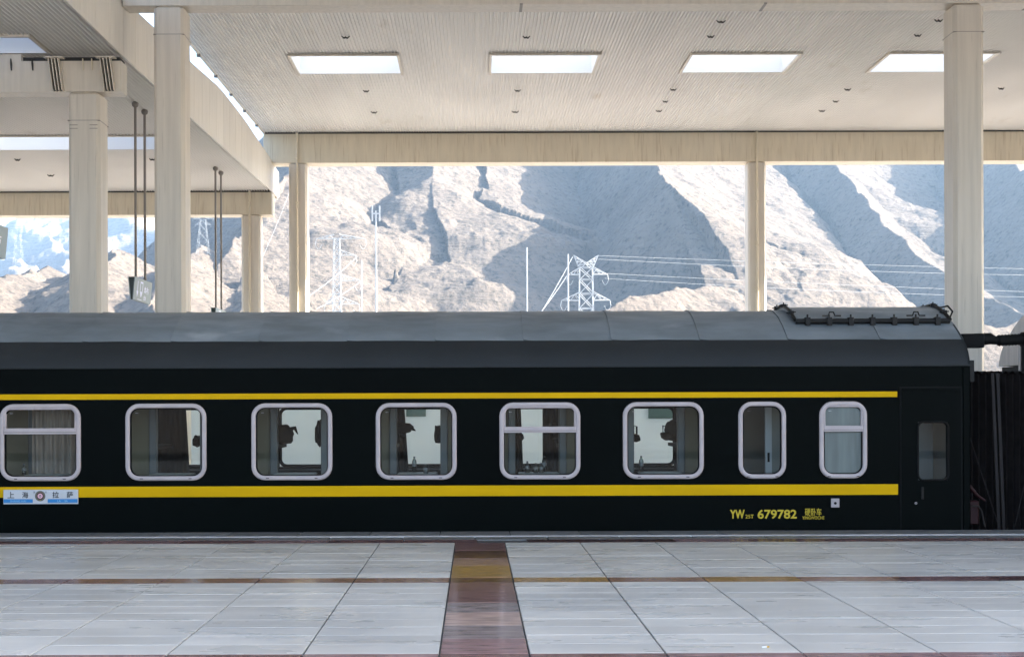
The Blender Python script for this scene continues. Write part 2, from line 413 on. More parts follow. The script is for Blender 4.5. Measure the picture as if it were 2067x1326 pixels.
# ------------------------------------------------------------------ platform, track, far platform
EDGE = 18.67
plat = structure(MB().box(-60, 90, -14, EDGE-0.02, -1.65, -0.014).obj('platform', M_joint))
def slab_mesh(nm, w, d, t=0.03, b=0.004):
    mb = MB(); x, y = w/2, d/2
    top = [(-x+b,-y+b,0),(x-b,-y+b,0),(x-b,y-b,0),(-x+b,y-b,0)]
    mid = [(-x,-y,-b*0.7),(x,-y,-b*0.7),(x,y,-b*0.7),(-x,y,-b*0.7)]
    bot = [(-x,-y,-t),(x,-y,-t),(x,y,-t),(-x,y,-t)]
    mb.add(top+mid+bot, [(0,1,2,3)]+[(4+i,4+(i+1)%4,(i+1)%4,i) for i in range(4)]+[(8+i,8+(i+1)%4,4+(i+1)%4,4+i) for i in range(4)])
    return mb.mesh(nm)
_cache = {}
def lay(name, x0, x1, y0, y1, m, gap=0.014, gy=0.005, color=None, zj=0.0012, tilt=0.0012):
    w_, d_ = round(x1-x0-gap, 4), round(y1-y0-gy, 4); k = (w_, d_, m.name)
    if k not in _cache:
        _cache[k] = slab_mesh(name, w_, d_); _cache[k].materials.append(m)
    o = mkobj(name, _cache[k], None, plat, ((x0+x1)/2, (y0+y1)/2, random.uniform(-zj, zj)), color)
    o.rotation_euler = (random.uniform(-tilt, tilt), random.uniform(-tilt, tilt)*0.5, 0)
    return o
RX0, RX1 = -0.264, 0.395
def cols(lo, hi):
    c = [];  k = 0
    while RX0 - k > lo: c.append((RX0-k-1, RX0-k)); k += 1
    k = 0
    while RX1 + k < hi: c.append((RX1+k, RX1+k+1)); k += 1
    return sorted(c)
def vis(Y): return -1010/F*Y - 0.3, 1160/F*Y + 0.3
Y3a, Y3b, Y2a, Y2b, Y1a, Y1b = 9.07, 9.45, 13.26, 13.64, 17.11, 17.52
rest = MB()
def rest_slab(x0, x1, y0, y1):
    rest.box(x0+.005, x1-.005, y0+.003, y1-.003, -0.03, random.uniform(-.001, .001))
def bay(y0, y1, n, ind=True):
    d = (y1-y0)/n
    for r in range(n):
        a, b = y0+r*d, y0+(r+1)*d; lo, hi = vis(b)
        for (x0, x1) in cols(-24, 24):
            if ind and x1 > lo and x0 < hi: lay('floor_slab', x0, x1, a, b, M_slab)
            else: rest_slab(x0, x1, a, b)
bay(Y3b, Y2a, 10); bay(Y2b, Y1a, 9)
bay(5.26, Y3a, 10, False); bay(0.5, 5.26, 12, False); bay(-6, 0.5, 8, False)
stuff(rest.obj('outer_floor_slabs', M_slab, plat))
MAR = (0.20,0.115,0.11); MAR2 = (0.29,0.185,0.18); OCH = (0.30,0.18,0.095); TAN = (0.46,0.33,0.28); GRB = (0.27,0.22,0.21); DRK = (0.10,0.055,0.054)
seq = [(Y3b,10.05,MAR2),(10.05,10.67,GRB),(10.67,11.34,TAN),(11.34,11.91,GRB),(11.91,12.62,MAR),(12.62,Y2a,MAR),
       (Y2a,Y2b,DRK),(Y2b,14.66,OCH),(14.66,15.4,MAR2),(15.4,16.2,DRK),(16.2,Y1a,MAR)]
for a, b, c in seq: lay('red_strip_slab', RX0, RX1, a, b, M_red, color=c)
for (ya, yb) in ((5.26, 9.45), (0.5, 5.26)):
    k = ya
    while k < yb - 0.3: lay('red_strip_slab', RX0, RX1, k, min(k+0.62, yb), M_red, color=random.choice([MAR, MAR2, GRB])); k += 0.62
def strip(y0, y1, pal, rng=vis, off=0.0):
    for (x0, x1) in cols(-9.5, 10.5):
        lo, hi = vis(y1)
        if x1 + off > lo and x0 + off < hi:
            lay('border_slab', x0+off, x1+off, y0, y1, M_red, color=random.choice(pal))
strip(Y3a, Y3b, [MAR2, MAR2, MAR])
lo, hi = vis(Y2b)
special = {(0): OCH, 2: OCH, 3: MAR2}
for i, (x0, x1) in enumerate(cols(-9, 10)):
    if x1 < lo or x0 > hi: continue
    k = round(x0-RX1); c = special.get(k, None) if x0 > 0 else None
    lay('border_slab', x0, x1, Y2a, Y2b, M_red, color=c or random.choice([MAR, MAR, DRK, MAR2]))
strip(Y1a, Y1b, [MAR, MAR2, MAR, DRK], off=0.3)
x = -10.0
lay('border_slab', RX0, RX1, Y3a, Y3b, M_red, color=MAR2)
while x < 10.6:
    lay('edge_stone', x, x+1.0, Y1b, 17.90, M_edge, gap=0.02); lay('edge_stone', x+0.5, x+1.5, 18.06, EDGE, M_edge, gap=0.012); x += 1.0
MB().box(-30, 40, 17.905, 18.055, -0.03, 0.002).obj('white_line', M_line, plat)
structure(MB().box(-60, 90, EDGE-0.018, 22.25, -1.75, -1.55).obj('track_bed', M_ballast))
fp = structure(MB().box(-60, 90, 22.3, 50.5, -1.65, 0.0).obj('far_platform', M_conc))

# ------------------------------------------------------------------ canopies
def zr(Y): return 11.44 + 0.0135*(Y-45.3)
def zl(Y): return 8.97 + (0.0235 if Y > 26.4 else 0.008)*(Y-26.4)
ARCH = [(19.5,9.62),(22,9.80),(24.6,10.0),(26.7,10.1),(28.5,10.22),(32.4,10.45),(36.1,10.72),(39.9,10.70),(45.4,10.44),(47,10.30)]
def ztop(Y): return float(np.interp(Y, [a for a,_ in ARCH], [b for _,b in ARCH]))

def corrugated(x0, x1, y0, y1, zf, dz, holes=(), pitch=0.09, amp=0.017):
    mb = MB(); n = int((x1-x0)/pitch)
    prof = [(0,1),(0.30,1),(0.42,-1),(0.5,-1.1),(0.58,-1),(0.70,1)]
    xs = [(x0+(i+p)*pitch, h) for i in range(n) for p, h in prof] + [(x0+n*pitch, 1)]
    vs = []
    for xx, h in xs:
        vs += [(xx, y0, zf(y0)+dz+h*amp), (xx, y1, zf(y1)+dz+h*amp)]
    fs = []
    for i in range(len(xs)-1):
        c = (xs[i][0]+xs[i+1][0])/2
        if any(a < c < b and ya < (y0+y1)/2 < yb for a, b, ya, yb in holes): continue
        fs.append((2*i, 2*i+1, 2*i+3, 2*i+2))
    return mb.add(vs, fs)
def skin(x0, x1, ys, zf, holes):
    mb = MB(); xs = sorted({x0, x1} | {h[0] for h in holes} | {h[1] for h in holes}); ys = sorted(set(ys) | {h[2] for h in holes} | {h[3] for h in holes})
    for i in range(len(xs)-1):
        for j in range(len(ys)-1):
            cx, cy = (xs[i]+xs[i+1])/2, (ys[j]+ys[j+1])/2
            if any(a < cx < b and c < cy < d for a, b, c, d in holes): continue
            mb.add([(xs[i],ys[j],zf(ys[j])),(xs[i+1],ys[j],zf(ys[j])),(xs[i+1],ys[j+1],zf(ys[j+1])),(xs[i],ys[j+1],zf(ys[j+1]))], [(0,1,2,3)])
    return mb
def skylight(root, h, zf, topf):
    x0, x1, y0, y1 = h
    a0, a1 = zf(y0)-0.01, zf(y1)-0.01; b0, b1 = topf(y0), topf(y1)
    mb = MB()
    mb.add([(x0,y0,a0),(x1,y0,a0),(x1,y1,a1),(x0,y1,a1),(x0,y0,b0),(x1,y0,b0),(x1,y1,b1),(x0,y1,b1)], [(0,1,5,4),(1,2,6,5),(2,3,7,6),(3,0,4,7)])
    s = mb.obj('skylight', M_well, root)
    t = 0.07
    e = MB(); e.box(x0-t, x1+t, y0-t, y0, a0-0.05, a0+0.02); e.box(x0-t, x0, y0, y1, a0-0.03, a0+0.02); e.box(x1, x1+t, y0, y1, a0-0.03, a0+0.02)
    e.obj('trim', M_cream2, s)
    n = max(2, round((x1-x0)/1.4)); dx = (x1-x0)/n
    for i in range(n):
        MB().add([(x0+i*dx+.01,y0,b0-.02),(x0+(i+1)*dx-.01,y0,b0-.02),(x0+(i+1)*dx-.01,y1,b1-.02),(x0+i*dx+.01,y1,b1-.02)], [(0,1,2,3)]).obj('pane', M_sky, s)
    return s
def column(root, xc, y, z0, z1, wd=0.62, drain=False, ring=True):
    mb = MB().bbox(xc-wd/2, xc+wd/2, y, y+wd, z0, z1, 0.07)
    c = mb.obj('column', M_cream2, root)
    if ring:
        MB().box(xc-wd/2-.004, xc+wd/2+.004, y-.004, y+wd+.004, z1-0.58, z1-0.57).obj('weld_seam', M_pole, c)
    if drain:
        mb = MB().tube([(xc-0.02, y-0.07, z0), (xc-0.02, y-0.07, drain)], 0.042, 10)
        k = z0 + 1.2
        while k < drain: mb.box(xc-0.075, xc+0.035, y-0.12, y-0.003, k, k+0.05); k += 1.55
        mb.obj('drain_pipe', M_cream, root)
    return c
def clips(root, pts, zf):
    for (px, py) in pts:
        a = (820.0-py)/F
        Y = 30.0
        for _ in range(8): Y = (zf(Y)-0.02-H)/a
        x_, z_ = (px-958)/F*Y, zf(Y)-0.012
        s = 0.085*random.uniform(0.8, 1.15)
        mb = MB()
        mb.tube([(x_-s*1.2,Y,z_-0.005),(x_-s*0.5,Y,z_-0.055),(x_,Y,z_-0.035),(x_+s*0.5,Y,z_-0.06),(x_+s*1.2,Y,z_-0.005)], [0.012,0.022,0.03,0.022,0.012], 6)
        mb.obj('bracket', M_clip, root)

GY = 45.3
# --- high canopy on the right
hi_c = thing('platform_canopy', 'high cream canopy with corrugated soffit and four skylights above the coach', 'canopy', loc=(0,0,0))
holesR = [(-4.95,-2.07,34.7,36.8),(0.50,3.37,34.7,36.8),(5.92,8.80,34.7,36.8),(11.25,14.12,34.7,36.8),(16.7,19.6,34.7,36.8)]
rows = [19.6, 26.2, 29.0, 31.8, 34.7, 36.8, 39.6, 42.4, 45.24]
for i in range(len(rows)-1):
    corrugated(-7.38, 24.2, rows[i], rows[i+1]+(0.03 if i < 7 else 0), zr, 0.004*(i % 2), holesR, amp=0.021).obj('soffit_sheet', M_soffit, hi_c)
MB().add([(24.2,19.6,zr(19.6)),(90,19.6,zr(19.6)),(90,45.24,zr(45.24)),(24.2,45.24,zr(45.24))], [(0,3,2,1)]).obj('outer_soffit', M_soffit, hi_c)
skin(-7.38, 90, [19.6, 46.9], lambda Y: 12.35, holesR).obj('roof_sheet', M_panel, hi_c)
for hq in holesR: skylight(hi_c, hq, zr, lambda Y: 12.34)
mb = MB(); mb.prism([(19.6, zr(19.6)+0.03), (46.9, zr(46.9)+0.03), (46.9, 12.36), (19.6, 12.36)], 'x', -7.45, -7.385); mb.box(-7.38, 90, 46.85, 46.9, 11.5, 12.34); mb.box(-7.38, 90, 19.55, 19.6, 11.0, 12.34)
mb.obj('roof_edge', M_panel, hi_c)
MB().tube([(-7.37, 26.5, zr(26.5)-0.02), (-7.37, 45.24, zr(45.24)-0.02)], 0.035, 8).obj('edge_trim', M_cream2, hi_c)
k = 27.6
while k < 45:
    MB().box(-7.42, -7.33, k, k+0.09, zr(k)-0.10, zr(k)+0.02).obj('edge_clip', M_pole, hi_c); k += 2.3
# near beam and far girder
b = MB().box(-7.08, 9.69, 26.0, 26.5, 9.91, 11.06); b.box(9.691, 20.5, 26.0, 26.5, 9.91, 11.06)
o = b.obj('beam', M_cream2, hi_c)
mb = MB()
for xj in (0.97, 5.9, 11.3): MB().box(xj-.03, xj+.03, 25.996, 26.504, 9.906, 9.93).obj('beam_seam', M_pole, o)
gx = [-7.40, -4.2, -0.9, 2.4, 5.7, 9.0, 12.6, 16.2, 19.8, 23.4]
for i in range(len(gx)-1):
    MB().box(gx[i], gx[i+1]-0.006, GY, GY+0.7, 10.38, 11.40).obj('girder_panel', M_cream, hi_c)
MB().box(-7.36, 23.3, GY+0.1, GY+0.6, 11.40, 11.75).obj('shadow_gap', M_shade, hi_c)  # solid dark filler painted as the shade above the girder
for xc in (-6.15, 10.0, 26.15):
    column(hi_c, xc, 26.0-0.012, 0.0, 9.906, 0.62)
for xc in (-6.19, 9.96, 26.1):
    column(hi_c, xc, GY-0.01, 0.0, 10.376, 0.64, drain=11.42, ring=False)
clips(hi_c, [(700,73),(1065,74),(1437,74),(1458,44),(1897,43),(1855,73),(741,182),(1047,182),(1361,181),(1713,182),(2023,181),(1345,205),(1689,206),(757,225),(1042,225),(1332,224),(1661,225)], zr)
# --- low canopy on the left
lo_c = thing('platform_canopy', 'lower canopy on the left with panelled fascia and flared beam head', 'canopy')
holesL = [(-14.6,-8.45,34.8,37.0),(-12.4,-8.56,24.7,25.98)]
rows = [19.5, 22.1, 24.7, 25.98, 29.2, 32.0, 34.8, 37.0, 39.7, 42.4, 45.24]
for i in range(len(rows)-1):
    corrugated(-19.0, -7.17, rows[i], rows[i+1]+(0.03 if i < 9 else 0), zl, 0.004*(i % 2), holesL, amp=0.03).obj('soffit_sheet', M_soffit, lo_c)
MB().add([(-60,19.5,zl(19.5)),(-19.0,19.5,zl(19.5)),(-19.0,45.24,zl(45.24)),(-60,45.24,zl(45.24))], [(0,3,2,1)]).obj('outer_soffit', M_soffit, lo_c)
skin(-60, -7.2, [a for a,_ in ARCH], ztop, holesL).obj('roof_sheet', M_panel, lo_c)
for hq in holesL: skylight(lo_c, hq, zl, ztop)
y = 19.5
while y < 46.8:
    y2 = min(y+0.95, 46.95)
    MB().prism([(y+.006, zl(y)-0.03),(y2-.006, zl(y2)-0.03),(y2-.006, ztop(y2)+0.03),(y+.006, ztop(y)+0.03)], 'x', -7.15, -7.11).obj('fascia_panel', M_panel, lo_c)
    y = y2
MB().prism([(19.5, 8.95),(46.9, zl(46.9)),(46.9, ztop(46.9))]+[(a,b-.01) for a,b in reversed(ARCH[:-1])], 'x', -7.165, -7.155).obj('fascia_backing', M_pole, lo_c)
mb = MB(); mb.box(-60, -7.17, 46.9, 46.95, zl(46)-.02, 10.3); mb.box(-60, -7.17, 19.45, 19.49, 8.9, 9.62)
mb.obj('end_panel', M_panel, lo_c)
b = MB().box(-60, -7.115, 26.0, 26.44, 8.18, 8.80)
b.obj('beam', M_cream2, lo_c)
MB().box(-60, -9.13, 26.0, 26.03, 8.80, 8.94).obj('beam_upper_plate', M_cream2, lo_c)
mb = MB().box(-9.10, -7.15, 26.02, 26.42, 8.80, 8.88); mb.obj('head_gap_shade', M_shade, lo_c)  # dark bar painted as the shaded gap between beam and soffit
for x0 in (-8.555, -7.515):                                     # stiffener fins either side of the column head
    dx = 0.0
    for k in range(4):
        xx = x0 + k*0.065
        MB().add([(xx,25.86,8.83),(xx+.02,25.86,8.83),(xx+.02,26.0,8.83),(xx,26.0,8.83),(xx+.075,25.9,8.19),(xx+.095,25.9,8.19),(xx+.095,26.0,8.19),(xx+.075,26.0,8.19)],
                 [(0,1,2,3),(7,6,5,4),(0,4,5,1),(1,5,6,2),(2,6,7,3),(3,7,4,0)]).obj('stiffener', M_cream2, lo_c)
    MB().box(x0-0.08, x0+0.31, 25.85, 26.0, 8.832, 8.86).obj('stiffener_plate', M_cream2, lo_c)
    MB().add([(x0+.005,25.985,8.83),(x0+.21,25.985,8.83),(x0+.285,25.985,8.19),(x0+.08,25.985,8.19)], [(0,3,2,1)]).obj('stiffener_shadow', M_shade, lo_c)
for xx in (-8.9, -9.33, -7.88, -7.70):
    MB().tube([(xx,25.97,8.84),(xx+.01,25.96,8.74),(xx+.02,25.95,8.60)], [0.012,0.022,0.014], 6).obj('bracket', M_clip if xx < -8 else M_cream, lo_c)
for xc in (-7.87, -24.0):
    c = column(lo_c, xc, 26.0-0.012, 0.0, 8.176, 0.64)
    mb = MB()
    for zz in (7.50, 7.43):
        for sx in (-1, 1): mb.box(xc+sx*0.2-.08, xc+sx*0.2+.08, 25.982, 25.99, zz, zz+.012)
    mb.obj('weld_mark', M_pole, c)
for xc in (-7.86, -24.0):
    column(lo_c, xc, GY-0.01, 0.0, 8.566, 0.66, drain=9.40, ring=False)
gx = [-26.0, -22.5, -19.0, -15.7, -12.4, -9.9, -7.11]
for i in range(len(gx)-1):
    MB().box(gx[i], gx[i+1]-0.006, GY, GY+0.7, 8.57, 9.36).obj('girder_panel', M_cream, lo_c)
MB().box(-26, -7.2, GY+0.1, GY+0.6, 9.36, 9.6).obj('shadow_gap', M_shade, lo_c)  # dark box, shade over the low girder put into its colour
clips(lo_c, [(37,318),(104,350),(309,318)], zl)
# --- unseen canopy over the near platform, cut to block sun and admit sky
nc = thing('platform_canopy', 'unseen canopy over the near platform, shaped to keep sun off the floor', 'canopy')
MB().box(-7.0, 90, 9.5, 20.0, 10.75, 10.9).obj('roof_sheet', M_soffit, nc)
MB().box(-60, -7.12, 7.0, 19.35, 8.62, 8.75).obj('roof_sheet', M_soffit, nc)  # unseen lower roof added to darken the low canopy's near soffit
MB().box(-7.11, -7.01, 7.0, 19.35, 8.6, 10.9).obj('step_blocker', M_panel, nc)  # added out of view to close the step beside the lower roof
for yy in (12.0,):
    MB().box(-6.99, 90, yy, yy+0.5, 9.8, 10.74).obj('beam', M_cream2, nc)
    for xc in (13.0, 26.15): column(nc, xc, yy-0.06, 0.0, 9.79, 0.62)
    for xc in (-22.3, -10.5): column(nc, xc, yy-0.06, 0.0, 8.6, 0.62)

# ------------------------------------------------------------------ boundary wall behind the far platform
wl = thing('boundary_wall', 'white parapet wall on the platform seen through the coach windows', 'wall')
x = -22.0
while x < 26:
    MB().box(x, x+2.996, 40.2, 40.4, 0.0, 2.45).obj('wall_panel', M_wall, wl); x += 3.0
MB().box(-22, 26, 40.15, 40.45, 2.45, 2.56).obj('coping', M_wall, wl)
for i, (x0, x1, z0, z1) in enumerate(((5.42,6.25,1.42,1.80),(-2.13,-1.52,1.50,1.78))):
    b = MB().box(x0, x1, 40.12, 40.19, z0, z1).obj('notice_board', M_board)
    tag(b, ['dark green notice board on the white wall, behind the sixth coach window', 'small green notice board on the white wall, behind the fourth coach window'][i], 'sign')

# ------------------------------------------------------------------ coach
YS, YB, YC = 18.75, 21.85, 20.30
XE = 7.21; XW = -18.3
SCL = 138.67
def X(px): return (px-958)/SCL
def Z(py): return H+(820-py)/SCL
coach = thing('passenger_coach', 'dark green sleeper coach with yellow stripes and silver framed windows beside the platform', 'train coach', 'coaches of the train')
WZ0, WZ1 = 0.745, 1.865           # window outer frame z range
WC, WH = (WZ0+WZ1)/2, WZ1-WZ0
centers = [X(p) for p in (81.5,335,589,840,1089.5,1338.5)]
pitch_w = (centers[-1]-centers[0])/5
allc = [centers[0]-pitch_w*k for k in range(5,0,-1)] + centers
nar = [X(1538), X(1701.5)]
WW, NW, FT = 1.178, 0.695, 0.066
holes = [(c-WW/2+FT, c+WW/2-FT, WZ0+FT, WZ1-FT) for c in allc] + [(c-NW/2+FT, c+NW/2-FT, WZ0+FT, WZ1-FT) for c in nar]
dw = (X(1852), X(1913), Z(972), Z(854))
holes.append(dw)
def wall_xz(x0, x1, z0, z1, holes, ya, yb):
    mb = MB(); xs = sorted({x0, x1} | {h[0] for h in holes} | {h[1] for h in holes}); zs = sorted({z0, z1} | {h[2] for h in holes} | {h[3] for h in holes})
    def solid(i, k):
        if i < 0 or k < 0 or i >= len(xs)-1 or k >= len(zs)-1: return False
        cx, cz = (xs[i]+xs[i+1])/2, (zs[k]+zs[k+1])/2
        return not any(a < cx < b and c < cz < d for a, b, c, d in holes)
    for i in range(len(xs)-1):
        for k in range(len(zs)-1):
            if not solid(i, k): continue
            a, b, c, d = xs[i], xs[i+1], zs[k], zs[k+1]
            mb.add([(a,ya,c),(b,ya,c),(b,ya,d),(a,ya,d)], [(0,1,2,3)]); mb.add([(a,yb,c),(b,yb,c),(b,yb,d),(a,yb,d)], [(3,2,1,0)])
            if not solid(i-1, k): mb.add([(a,ya,c),(a,yb,c),(a,yb,d),(a,ya,d)], [(3,2,1,0)])
            if not solid(i+1, k): mb.add([(b,ya,c),(b,yb,c),(b,yb,d),(b,ya,d)], [(0,1,2,3)])
            if not solid(i, k-1): mb.add([(a,ya,c),(b,ya,c),(b,yb,c),(a,yb,c)], [(3,2,1,0)])
            if not solid(i, k+1): mb.add([(a,ya,d),(b,ya,d),(b,yb,d),(a,yb,d)], [(0,1,2,3)])
    return mb
ZEAVE = 2.387
body = wall_xz(XW, XE, -0.55, ZEAVE, holes, YS, YS+0.08)
FW, FP = 1.07, 1.877
fcs = [2.86 - FP*k for k in range(0, 11)]
fholes = [(c-FW/2, c+FW/2, 0.80, 1.80) for c in fcs] + [(6.50, 6.78, 0.90, 1.80)]
fb = wall_xz(XW, XE, -0.55, ZEAVE, fholes, YB-0.08, YB)
body.add(fb.v, fb.f)
body.box(XW, XW+0.06, YS+0.081, YB-0.081, -0.55, ZEAVE)
body.box(XE-0.05, XE-0.001, YS+0.081, YB-0.081, -0.55, 0.0); body.box(XE-0.05, XE-0.001, YS+0.081, YC-0.55, 0.0, ZEAVE); body.box(XE-0.05, XE-0.001, YC+0.55, YB-0.081, 0.0, ZEAVE); body.box(XE-0.05, XE-0.001, YC-0.549, YC+0.549, 2.0, ZEAVE)
body.box(XW+0.07, XE-0.06, YS+0.082, YB-0.082, -0.02, 0.04)
body.obj('body', M_body, coach)
# roof : shoulder, then panels
prof = [(18.735,2.395),(18.755,2.48),(18.80,2.58),(18.88,2.69),(18.985,2.775)]
crown = [(18.985,2.775),(19.15,2.895),(19.35,3.02),(19.6,3.145),(19.85,3.235),(20.08,3.285),(20.30,3.30)]
def mirror(p): return [(2*YC-y_, z_) for y_, z_ in reversed(p)]
def sweep(mb, pr, x0, x1, smooth=True, nx=1):
    n = len(pr)
    for k in range(nx):
        a, b = x0+(x1-x0)*k/nx, x0+(x1-x0)*(k+1)/nx
        vs = [(a, y_, z_) for y_, z_ in pr] + [(b, y_, z_) for y_, z_ in pr]
        mb.add(vs, [(i, n+i, n+i+1, i+1) for i in range(n-1)], smooth)
    return mb
mb = MB(); sweep(mb, prof, XW, XE); sweep(mb, mirror(prof), XW, XE); mb.box(XW, XE, YS-0.022, YS+0.03, ZEAVE-0.012, ZEAVE+0.012)
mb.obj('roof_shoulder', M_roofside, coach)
full = crown + mirror(crown)[1:]
x = XE; i = 0
edges = [XE, 5.98, 4.62]
while edges[-1] > XW+1.4: edges.append(edges[-1]-1.30)
edges.append(XW)
import bmesh
for i in range(len(edges)-1):
    x1, x0 = edges[i], edges[i+1]
    mb = MB(); nseg = 10; n = len(full)
    ph = random.uniform(0, 10)
    for k in range(nseg+1):
        xx = x0+(x1-x0)*k/nseg; e = k/nseg
        lip = 0.012*math.exp(-((e)/0.06)**2) 
        for q, (y_, z_) in enumerate(full):
            wob = 0.010*math.sin(e*math.pi)*math.sin(q*0.9+ph)*random.uniform(0.4, 1.0)
            mb.v.append((xx, y_, z_+lip+wob))
    for k in range(nseg):
        for q in range(n-1):
            mb.f.append((k*n+q, (k+1)*n+q, (k+1)*n+q+1, k*n+q+1)); mb.sm.append(True)
    mb.box(x0, x0+0.008, 18.99, 19.0, 2.76, 2.80)
    mb.obj('roof_panel', M_roof, coach)
# end wall gable of the roof
endp = [(18.735,-0.3)]+prof+crown[1:]+mirror(crown)[1:]+mirror(prof)[1:]
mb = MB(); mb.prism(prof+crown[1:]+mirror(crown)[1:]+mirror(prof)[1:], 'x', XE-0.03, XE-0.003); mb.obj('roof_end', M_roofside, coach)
# raised access hatch with pipe frame
hp = [(y_, z_+0.05) for y_, z_ in full if 19.3 < y_ < 21.3]
hx0, hx1 = 4.83, 7.14
mb = MB(); sweep(mb, hp, hx0, hx1)
for xx, o in ((hx0, 1), (hx1, 1)):
    vs = [(xx, y_, z_) for y_, z_ in hp]+[(xx, y_, z_-0.08) for y_, z_ in hp]; n = len(hp); mb.add(vs, [(i, i+1, n+i+1, n+i) for i in range(n-1)])
hatch = mb.obj('roof_hatch', M_roof, coach)
fr = [(hx0-0.01, y_, z_+0.02) for y_, z_ in hp]
mb = MB(); mb.tube(fr, 0.026, 8); mb.tube([(hx1+.01, y_, z_+0.02) for y_, z_ in hp], 0.026, 8)
mb.tube([(hx0, hp[0][0], hp[0][1]), (hx1, hp[0][0], hp[0][1])], 0.04, 10); mb.tube([(hx0, hp[-1][0], hp[-1][1]), (hx1, hp[-1][0], hp[-1][1])], 0.04, 10)
mb.obj('hatch_pipe', M_iron, hatch)
for k in range(7):
    xx = hx0+0.17+k*0.325; y_, z_ = hp[0]
    MB().box(xx-0.035, xx+0.035, y_-0.06, y_+0.05, z_-0.065, z_+0.055).tube([(xx, y_-0.02, z_-0.05), (xx, y_-0.02, z_+0.10)], 0.014, 6).obj('hatch_clip', M_iron, hatch)
for xx in (hx0+0.55, hx0+1.82):
    y_, z_ = hp[0]
    MB().tube([(xx-.14,y_+.05,z_+.085),(xx-.05,y_+.05,z_+.085),(xx-.03,y_+.05,z_+.14),(xx+.03,y_+.05,z_+.14),(xx+.05,y_+.05,z_+.085),(xx+.14,y_+.05,z_+.085)], 0.012, 6).obj('hatch_handle', M_iron, hatch)
for xx in (hx0-0.01, hx1+0.01):
    for (y_, z_) in hp[1::2]:
        MB().box(xx-0.04, xx+0.035, y_-0.03, y_+0.03, z_+0.0, z_+0.05).tube([(xx-.07,y_,z_+.02),(xx+.07,y_,z_+.035)], 0.010, 6).tube([(xx,y_,z_+.02),(xx,y_,z_+.075)], 0.010, 6).obj('hatch_clip', M_iron, hatch)
MB().tube([(hx1+.04,19.45,3.12),(hx1+.10,19.5,3.22),(hx1+.10,19.7,3.32),(hx1+.02,19.8,3.30)], 0.015, 6).obj('hatch_handle', M_iron, hatch)
# stripes
MB().box(XW, X(1811), YS-0.004, YS+0.001, 1.926, 2.006).obj('stripe', M_yel, coach)
MB().box(XW, X(1812), YS-0.004, YS+0.001, 0.506, 0.660).obj('stripe', M_yel, coach)
# windows
def ring_mesh(w_, split):
    mb = MB()
    ring_frame(mb, 0, 0, w_, WH, 0.20, FT, [(0,0.002),(0.0,-0.012),(0.10,-0.024),(0.28,-0.028),(0.78,-0.028),(0.93,-0.022),(1.0,-0.010),(1.0,0.05)])
    return mb
def window(c, w_, split, pane_mat, name='window'):
    root = bpy.data.objects.new(name, None); COL.objects.link(root); root.parent = coach; root.location = (c, YS, WC)
    ring_mesh(w_, split).obj('frame', M_alu, root)
    iw, ih = w_-2*FT, WH-2*FT
    g_ = MB(); ring_frame(g_, 0, 0, iw+0.002, ih+0.002, 0.13, 0.014, [(0,-0.006),(0.3,-0.012),(1,-0.008),(1,0.04)]); g_.obj('gasket', M_rubber, root)
    s = MB()
    for sx in (-1, 1): s.box(sx*w_*0.30-0.022, sx*w_*0.30+0.022, -0.0295, -0.027, -WH/2+0.025, -WH/2+0.036)
    s.obj('drain_slot', M_rubber, root)
    if split:
        zt0, zt1 = 1.425-WC, 1.512-WC
        MB().bbox(-iw/2-0.004, iw/2+0.004, -0.030, 0.045, zt0, zt1, 0.008).obj('transom', M_alu, root)
        MB().box(-iw/2-0.002, iw/2+0.002, -0.0315, -0.029, zt0+0.026, zt0+0.031).obj('transom_groove', M_rubber, root)
        uh = ih/2 - zt1
        v = MB(); ring_frame(v, 0, zt1+uh/2+0.004-0.040, iw+0.006, uh+0.088, 0.10, 0.027, [(0,-0.012),(0.15,-0.020),(0.85,-0.020),(1,-0.01),(1,0.04)]); v.obj('vent_frame', M_alu, root)
    pts = rrect(0, 0, iw, ih, 0.13)
    MB().add([(p[0], 0.02, p[1]) for p in pts], [tuple(range(len(pts)-1, -1, -1))]).obj('pane', pane_mat, root)
    sx = -iw/2+0.075
    MB().box(sx, sx+0.022, 0.012, 0.014, ih/2-0.075, ih/2-0.068).box(sx+0.028, sx+0.04, 0.012, 0.014, ih/2-0.075, ih/2-0.068).obj('glass_mark', M_white, root)
    return root
for i, c in enumerate(allc):
    window(c, WW, i in (5, 9, 1), M_glass)
window(nar[0], NW, False, M_glass)
window(nar[1], NW, True, M_frost)
# far side windows
for c in fcs:
    root = bpy.data.objects.new('far_window', None); COL.objects.link(root); root.parent = coach; root.location = (c, YB-0.08, 1.30)
    a = MB(); ring_frame(a, 0, 0, FW+0.02, 1.02, 0.14, 0.05, [(0,-0.002),(0,-0.02),(1,-0.02),(1,0.06)]); a.obj('gasket', M_rubber, root)
    MB().box(-FW/2-0.02, FW/2+0.02, -0.05, -0.022, -0.56, -0.535).obj('sill', M_post, root)
    pts = rrect(0, 0, FW-0.04, 0.96, 0.12)
    MB().add([(p[0], 0.03, p[1]) for p in pts], [tuple(range(len(pts)-1, -1, -1))]).obj('pane', M_glass2, root)
